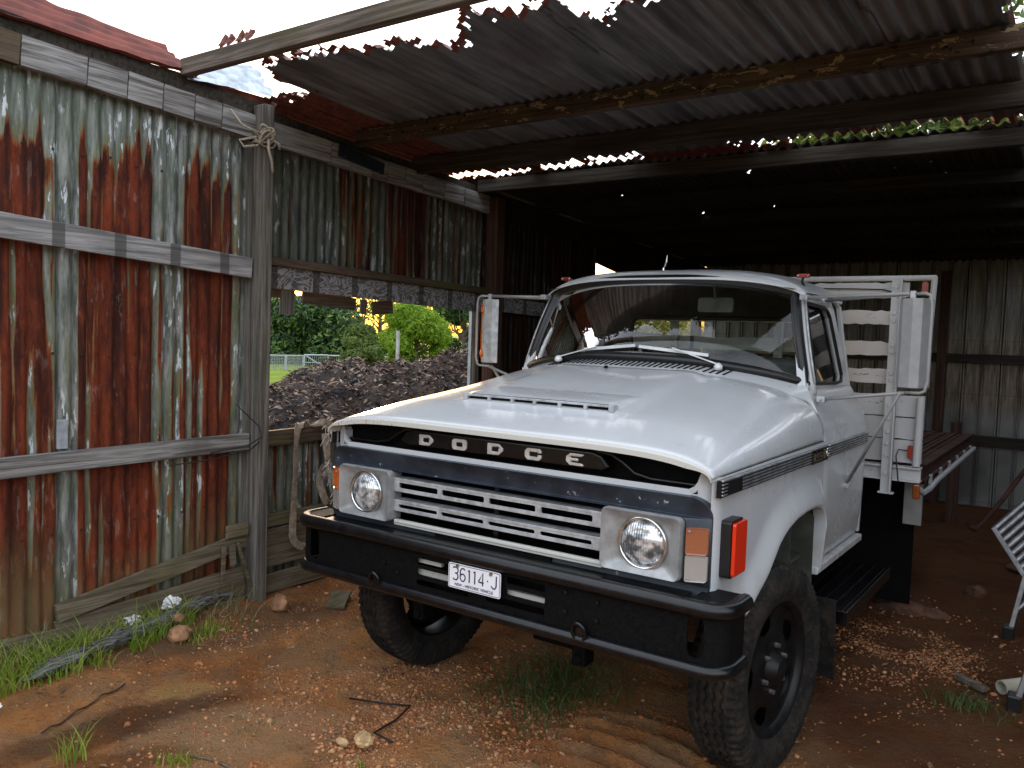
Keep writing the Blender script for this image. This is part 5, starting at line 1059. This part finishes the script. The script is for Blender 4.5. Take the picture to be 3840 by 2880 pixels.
def blades(mb,x,y,h,w_,lean,n=4):
    a=random.random()*6.28; dx,dy=math.cos(a),math.sin(a); z=gz(x,y)-.004; k=len(mb.v); b=random.random()*6.28; sx_,sy_=math.cos(b)*w_/2,math.sin(b)*w_/2
    for i in range(n+1):
        t=i/n; l=lean*h*t*t; ww=(1-t**1.6)*1.0+.02; zz=z+h*(t-.25*lean*t*t); mb.v+=[(x+dx*l-sx_*ww,y+dy*l-sy_*ww,zz),(x+dx*l+sx_*ww,y+dy*l+sy_*ww,zz)]
    mb.f+=[(k+2*i,k+2*i+1,k+2*i+3,k+2*i+2) for i in range(n)]; mb.mi+=[0]*n
q=MB()
for _ in range(2600):
    t=random.random()**.8; y=lerp(-1.55,.1,random.random()**1.25); x=lerp(-2.34,-1.98-.05*sstep(-.8,.0,y)-.16*sstep(-.6,.2,y),random.random()); 
    if N3(x*5,y*5,2)+.45*sstep(.1,-.9,y)<.0: continue
    blades(q,x,y,random.uniform(.05,.17)*(1 if random.random()<.9 else 1.5),random.uniform(.004,.009),random.uniform(.2,1.0))
tag(q.build('grass','grass',None),'bright green grass growing along the foot of the rusty wall','grass',kind='stuff')
q=MB()
for _ in range(420): y=random.uniform(-1.5,.45); x=-2.34+abs(random.gauss(0,.13)); blades(q,x,y,random.uniform(.06,.26),.004,random.uniform(.5,1.6),5)
tag(q.build('dry_grass','straw',None),'thin dry grass stalks along the foot of the wall','grass',kind='stuff')
def tuft(cx,cy,rx,ry,n,h,mat,label,nm='grass_tuft',le=.8,w_=.005):
    q=MB()
    for _ in range(n): blades(q,random.gauss(cx,rx),random.gauss(cy,ry),random.uniform(.4,1)*h,w_*random.uniform(.7,1.4),random.uniform(.2,le))
    return tag(q.build(nm,mat,None),label,'grass')
tuft(-.10,.72,.17,.24,900,.13,'grassdark','dark green grass patch under the front bumper',le=1.3); tuft(1.62,1.84,.09,.05,130,.11,'grassdark','small green tuft on the dirt near the ladder foot',le=1.6)
tuft(-1.27,-1.10,.02,.03,40,.20,'grass','tall lone green sprout at the bottom left',le=.7); tuft(-.93,-.85,.04,.04,70,.07,'grass','low green weed at the bottom left of the dirt'); tuft(-.36,-.74,.03,.03,50,.06,'grass','small green weed beside the torn white scrap'); tuft(-.32,-.42,.01,.01,14,.08,'grass','single grass sprout right of the pale stone',le=.4); tuft(.04,-.72,.03,.03,26,.08,'grass','sparse green sprout at the bottom centre'); tuft(.40,-.50,.03,.02,40,.03,'grassdark','tiny dark weed in front of the tyre marks'); tuft(-2.02,.06,.05,.10,160,.09,'grass','green tuft right of the clay lump')
tuft(-.95,-.45,.06,.06,60,.05,'straw','dry straw wisps on the tan dirt',nm='straw_tuft')
# leaves and chips lying about
q=MB()
for _ in range(230):
    x=random.uniform(-2.2,1.6); y=random.uniform(-1.4,2.6); z=gz(x,y)+.006; a=random.random()*6.3; L=random.uniform(.008,.035); w2=L*random.uniform(.15,.5); ca,sa=math.cos(a),math.sin(a); k=len(q.v); t=random.uniform(-.005,.01)
    q.v+=[(x-ca*L,y-sa*L,z),(x+sa*w2,y-ca*w2,z+t),(x+ca*L,y+sa*L,z+t),(x-sa*w2,y+ca*w2,z+.004)]; q.f.append((k,k+1,k+2,k+3)); q.mi.append(0)
M['chips']=varmat('dead leaves and chips',[(.22,.11,.05),(.30,.2,.12),(.12,.06,.03),(.42,.34,.25)])
tag(q.build('leaf_litter','chips',None),'scattered dead leaves and wood chips on the dirt','leaves',kind='stuff')
# ================================================================ OUTSIDE, seen through the opening
M['mulch']=varmat('bark and leaf mulch',[(.018,.014,.012),(.13,.080,.052),(.035,.023,.018),(.27,.18,.13),(.014,.012,.012),(.17,.105,.072),(.40,.30,.22),(.02,.017,.016)],.85)
RIDGE=[(far(u,1400,D_),H_) for u,D_,H_ in ((790,9.0,.9),(880,9.0,1.0),(970,9.0,1.12),(1060,9.1,1.24),(1150,9.3,1.38),(1250,9.5,1.48),(1330,9.6,1.49),(1420,9.4,1.45),(1510,9.4,1.47),(1600,9.6,1.51),(1690,10.0,1.60),(1780,10.4,1.70),(1900,10.8,1.7))]
def heap(x,y):
    h=0
    for c,H in RIDGE:
        vx,vy=c.x-CAMP.x,c.y-CAMP.y; L=math.hypot(vx,vy); vx/=L; vy/=L; dx,dy=x-c.x,y-c.y; r_=dx*vx+dy*vy; t_=-dx*vy+dy*vx
        d=(r_/(2.1 if r_<0 else 1.8))**2+(t_/.75)**2; h=max(h,H*math.exp(-d) if d<7 else 0)
    return h
def hz(x,y): h=heap(x,y); return GZ+h-.06+(.10*FB(x*1.8,y*1.8,2)+.05*FB(x*6,y*6,4))*min(1,h*3)
q=MB(); q.grid(lambda u,v:(lerp(-11,-2.7,u),lerp(.2,12,v),hz(lerp(-11,-2.7,u),lerp(.2,12,v))),150,190)
for _ in range(75000):
    x=random.uniform(-10,-2.75); y=random.uniform(.5,11)
    if heap(x,y)<.06 and random.random()<.6: continue
    z=hz(x,y)+random.uniform(.0,.05); a=random.random()*6.3; L=random.uniform(.015,.05); w2=L*random.uniform(.12,.3); d=Vector((math.cos(a),math.sin(a),random.uniform(-.6,.6))); s2=Vector((-math.sin(a),math.cos(a),random.uniform(-.8,.8))); p=Vector((x,y,z)); k=len(q.v)
    q.v+=[tuple(p-d*L),tuple(p+s2*w2+Vector((0,0,.01))),tuple(p+d*L),tuple(p-s2*w2)]; q.f.append((k,k+1,k+2,k+3)); q.mi.append(0)
dk=NT('dark compost'); n_=dk.noise(5,5); dk.bsdf(dk.mix(dk.sm(n_,.4,.65),(.018,.014,.013),(.07,.045,.033)),.95,0,dk.bump(dk.noise(24,4),1.0,.05)); M['compost']=dk.m
q.mi=[1 if i<150*190 else 0 for i in range(len(q.f))]
tag(q.build('mulch_heap',['mulch','compost'],None,smooth=30),'long heap of dark bark mulch beyond the opening in the wall','mulch heap',kind='stuff')
# paddock fence and gates
def fz(p): return gz(p.x,p.y)
fr=tag(empty('mesh_fence',far(1050,1383,34)),'low grey mesh fence with posts behind the green paddock','fence')
P=[far(u,1383,34+i*.3) for i,u in enumerate((820,900,985,1072,1137))]
q=MB()
for p in P: p.z=fz(p); q.tube([p,p+Vector((0,0,.62))],.05,6)
q.build('fence_post','fencegal',fr)
q=MB()
for a,b in zip(P,P[1:]):
    q.tube([a+Vector((0,0,.6)),b+Vector((0,0,.6))],.03,5)
    for t in range(1,10): q.tube([a+Vector((0,0,.06*t)),b+Vector((0,0,.06*t))],.009,4)
    for t in range(1,14): c=a.lerp(b,t/14); q.tube([c,c+Vector((0,0,.6))],.009,4)
q.build('wire_mesh','fencegal',fr)
for i,(u0,u1) in enumerate(((1142,1228),(1232,1318),(1325,1520))):
    a=far(u0,1383,35); b=far(u1,1383,35.5); a.z=fz(a)+.02; b.z=fz(b)+.02; q=MB(); H=Vector((0,0,.62))
    q.tube([a,b,b+H,a+H],.04,6,closed=True); 
    if i<2: q.tube([a+(H if i==0 else Vector()),b+(Vector() if i==0 else H)],.035,6); q.tube([a+H*.5,b+H*.5],.02,5)
    else:
        for t in(.2,.4,.6,.8): q.tube([a.lerp(b,t),a.lerp(b,t)+H],.02,5)
        for t in(.3,.6): q.tube([a+H*t,b+H*t],.012,5)
    for t in range(1,12): q.tube([a.lerp(b,t/12),a.lerp(b,t/12)+H],.008,4)
    tag(q.build('farm_gate','fencegal',None),('left hand braced mesh gate behind the mulch heap','right hand braced mesh gate behind the mulch heap','plain mesh panel right of the gates, mostly hidden by mulch')[i],'gate')
p=far(1490,1350,17); p.z=fz(p); q=MB(); hgt=far(1490,1240,17).z-p.z; q.tube([p,p+Vector((0,0,hgt))],.036,10); tag(q.build('steel_post','fencegal',None,smooth=40),'lone galvanised pole in front of the round yellow green tree','post')
# trees
def leafmat(name,cols,tr=.35): return varmat(name,cols,.55,tr)
M['lf_dark']=leafmat('glossy dark leaves',[(.010,.028,.010),(.03,.07,.018),(.05,.11,.02),(.17,.28,.04)],.25)
M['lf_lime']=leafmat('yellow green needles',[(.12,.22,.012),(.22,.36,.02),(.32,.46,.03),(.13,.24,.02)],.5)
M['lf_mid']=leafmat('mid green leaves',[(.05,.09,.015),(.10,.16,.025),(.17,.22,.04),(.07,.12,.02)],.4)
M['lf_yellow']=leafmat('sunlit yellow leaves',[(.2,.2,.03),(.35,.3,.04),(.14,.17,.03),(.28,.22,.04)],.5)
M['lf_olive']=leafmat('grey green leaves',[(.04,.055,.02),(.07,.09,.03),(.05,.065,.028)],.3)
M['bark']=plain('grey brown bark',(.11,.08,.06),.9,0,.4,12,.4)
def tree(label,u,vbase,vtop,D,wpx,mat,nleaf,leaf,lumps=14,base=.12,kind='tree',sparse=0,shape=1.0,seed=0,upto=1.0):
    rnd=random.Random(seed+int(u)); g0=far(u,vbase,D); g0.z=gz(g0.x,g0.y); top=far(u,vtop,D).z; H=top-g0.z; dist=D*math.sqrt(1+((u-1920)/3123.46)**2); Rr=wpx/3123.46*D/2*1.08
    root=tag(empty(kind,g0),label,'tree' if kind!='shrub' else 'shrub')
    tk=MB(); tk.tube([g0,g0+Vector((.05,0,H*.3)),g0+Vector((-.05,.1,H*.65)),g0+Vector((0,0,H*.92))],[H*.035,H*.028,H*.016,H*.005],8)
    L=[]
    for i in range(lumps):
        a=rnd.random()*6.28; h=rnd.uniform(base,.92); rr_=Rr*(math.sqrt(max(.05,1-((h-.42)/.62)**2)))**shape; k=rnd.uniform(.35,.8); c=g0+Vector((math.cos(a)*rr_*k,math.sin(a)*rr_*k,H*h)); L.append((c,Rr*rnd.uniform(.28,.46)))
        tk.tube([g0+Vector((0,0,H*h*.55)),g0.lerp(c,.6)+Vector((0,0,H*.06)),c],[H*.012,H*.008,H*.003],5)
    tk.build('trunk','bark',root)
    m_=MB(); V=m_.v; F_=m_.f
    for i in range(nleaf):
        c,r=L[int(rnd.random()*len(L))]; 
        d=Vector((rnd.gauss(0,1),rnd.gauss(0,1),rnd.gauss(0,1))).normalized(); q_=rnd.uniform(.72,1.0)+.25*noise.noise(d*2.5+c*.7) if not sparse else rnd.random()**.5
        p=c+Vector((d.x,d.y,d.z*.85))*r*q_
        if p.z>g0.z+H*upto: continue
        n_=(d+Vector((rnd.gauss(0,.5),rnd.gauss(0,.5),rnd.gauss(0,.5)+.4))).normalized(); t=n_.orthogonal(); t=(Matrix.Rotation(rnd.random()*6.28,3,n_)@t).normalized(); b=n_.cross(t); s_=leaf*rnd.uniform(.6,1.3); k=len(V)
        V+=[tuple(p-t*s_),tuple(p+b*s_*.35),tuple(p+t*s_-n_*s_*.3),tuple(p-b*s_*.35)]; F_.append((k,k+1,k+2,k+3))
    m_.mi=[0]*len(F_); m_.build('crown',mat,root); return root
tree('big dark green glossy tree left of the gap with bright new leaves',1155,1383,1112,42,430,'lf_dark',26000,.15,30,.10)
tree('round yellow green conifer behind the steel pole',1555,1372,1130,30,250,'lf_lime',30000,.075,40,.02,seed=3)
tree('mid green leafy tree between the dark tree and the round one',1385,1372,1215,38,180,'lf_mid',12000,.10,18,.08,seed=5)
tree('low yellow green bush in front of the pole',1350,1372,1265,28,150,'lf_mid',7000,.07,12,.1,kind='shrub',seed=6)
tree('dark tree at the right end of the opening',1735,1372,1060,34,200,'lf_dark',14000,.12,20,.05,seed=8)
tree('yellow lit tree at the far left of the opening',960,1383,1080,44,150,'lf_yellow',9000,.11,16,.1,seed=9)
tree('grey green bush at the left end of the fence',1000,1383,1270,41,140,'lf_olive',7000,.07,12,.05,kind='shrub',seed=10)
tree('sparse tall gum against the sunset, thin foliage',1420,1372,1040,62,330,'lf_yellow',2600,.16,16,.35,kind='gum_tree',sparse=1,seed=12)
tree('second sparse gum further right against the sunset',1660,1372,1050,66,260,'lf_yellow',2200,.16,14,.3,kind='gum_tree',sparse=1,seed=14)
tree('leafy tree behind the shed seen through the far openings',2440,1400,1105,30,420,'lf_yellow',12000,.12,22,.15,sparse=0,seed=16)
# thick leafy tree standing behind and above the shed, seen through the roof holes
def backtree(label,c,H,R_,mat,n,seed):
    rnd=random.Random(seed); root=tag(empty('shade_tree',c),label,'tree'); c=Vector(c); tk=MB(); tk.tube([c,c+Vector((0,0,H*.6))],[.22,.12],8); m_=MB()
    for i in range(n):
        d=Vector((rnd.gauss(0,1),rnd.gauss(0,1),rnd.gauss(0,1))).normalized(); q_=rnd.uniform(.5,1)+.3*noise.noise(d*3); p=c+Vector((0,0,H*.72))+Vector((d.x*R_,d.y*R_,d.z*H*.36))*q_; t=Vector((rnd.gauss(0,1),rnd.gauss(0,1),rnd.gauss(0,1))).normalized(); b=t.orthogonal().normalized(); s_=.10; k=len(m_.v)
        m_.v+=[tuple(p-t*s_),tuple(p+b*s_*.4),tuple(p+t*s_),tuple(p-b*s_*.4)]; m_.f.append((k,k+1,k+2,k+3))
    m_.mi=[0]*len(m_.f)
    for i in range(7): a=rnd.random()*6.28; tk.tube([c+Vector((0,0,H*.45)),c+Vector((math.cos(a)*R_*.6,math.sin(a)*R_*.6,H*.75))],[.09,.02],6)
    tk.build('trunk','bark',root); m_.build('crown',mat,root)
backtree('leafy green tree rising behind the shed, seen through the roof holes',(-.75,11.5,GZ),7.5,1.95,'lf_mid',15000,3)
tag(None,None,None) if 0 else None

GR={'rock':'loose stones on the dirt','tree':'trees and shrubs behind the shed','shrub':'trees and shrubs behind the shed','litter':'scraps of white plastic on the ground','gate':'mesh gates along the paddock fence','stick':'sticks and wire on the dirt','ladder':'aluminium ladder and tube frame at the right edge'}
for o in bpy.data.objects:
    if o.parent is None and o.get('category') in GR: o['group']=GR[o['category']]
    if o.parent is None and o.name.startswith(('grass_tuft','straw_tuft')): o['group']='grass tufts on the dirt'
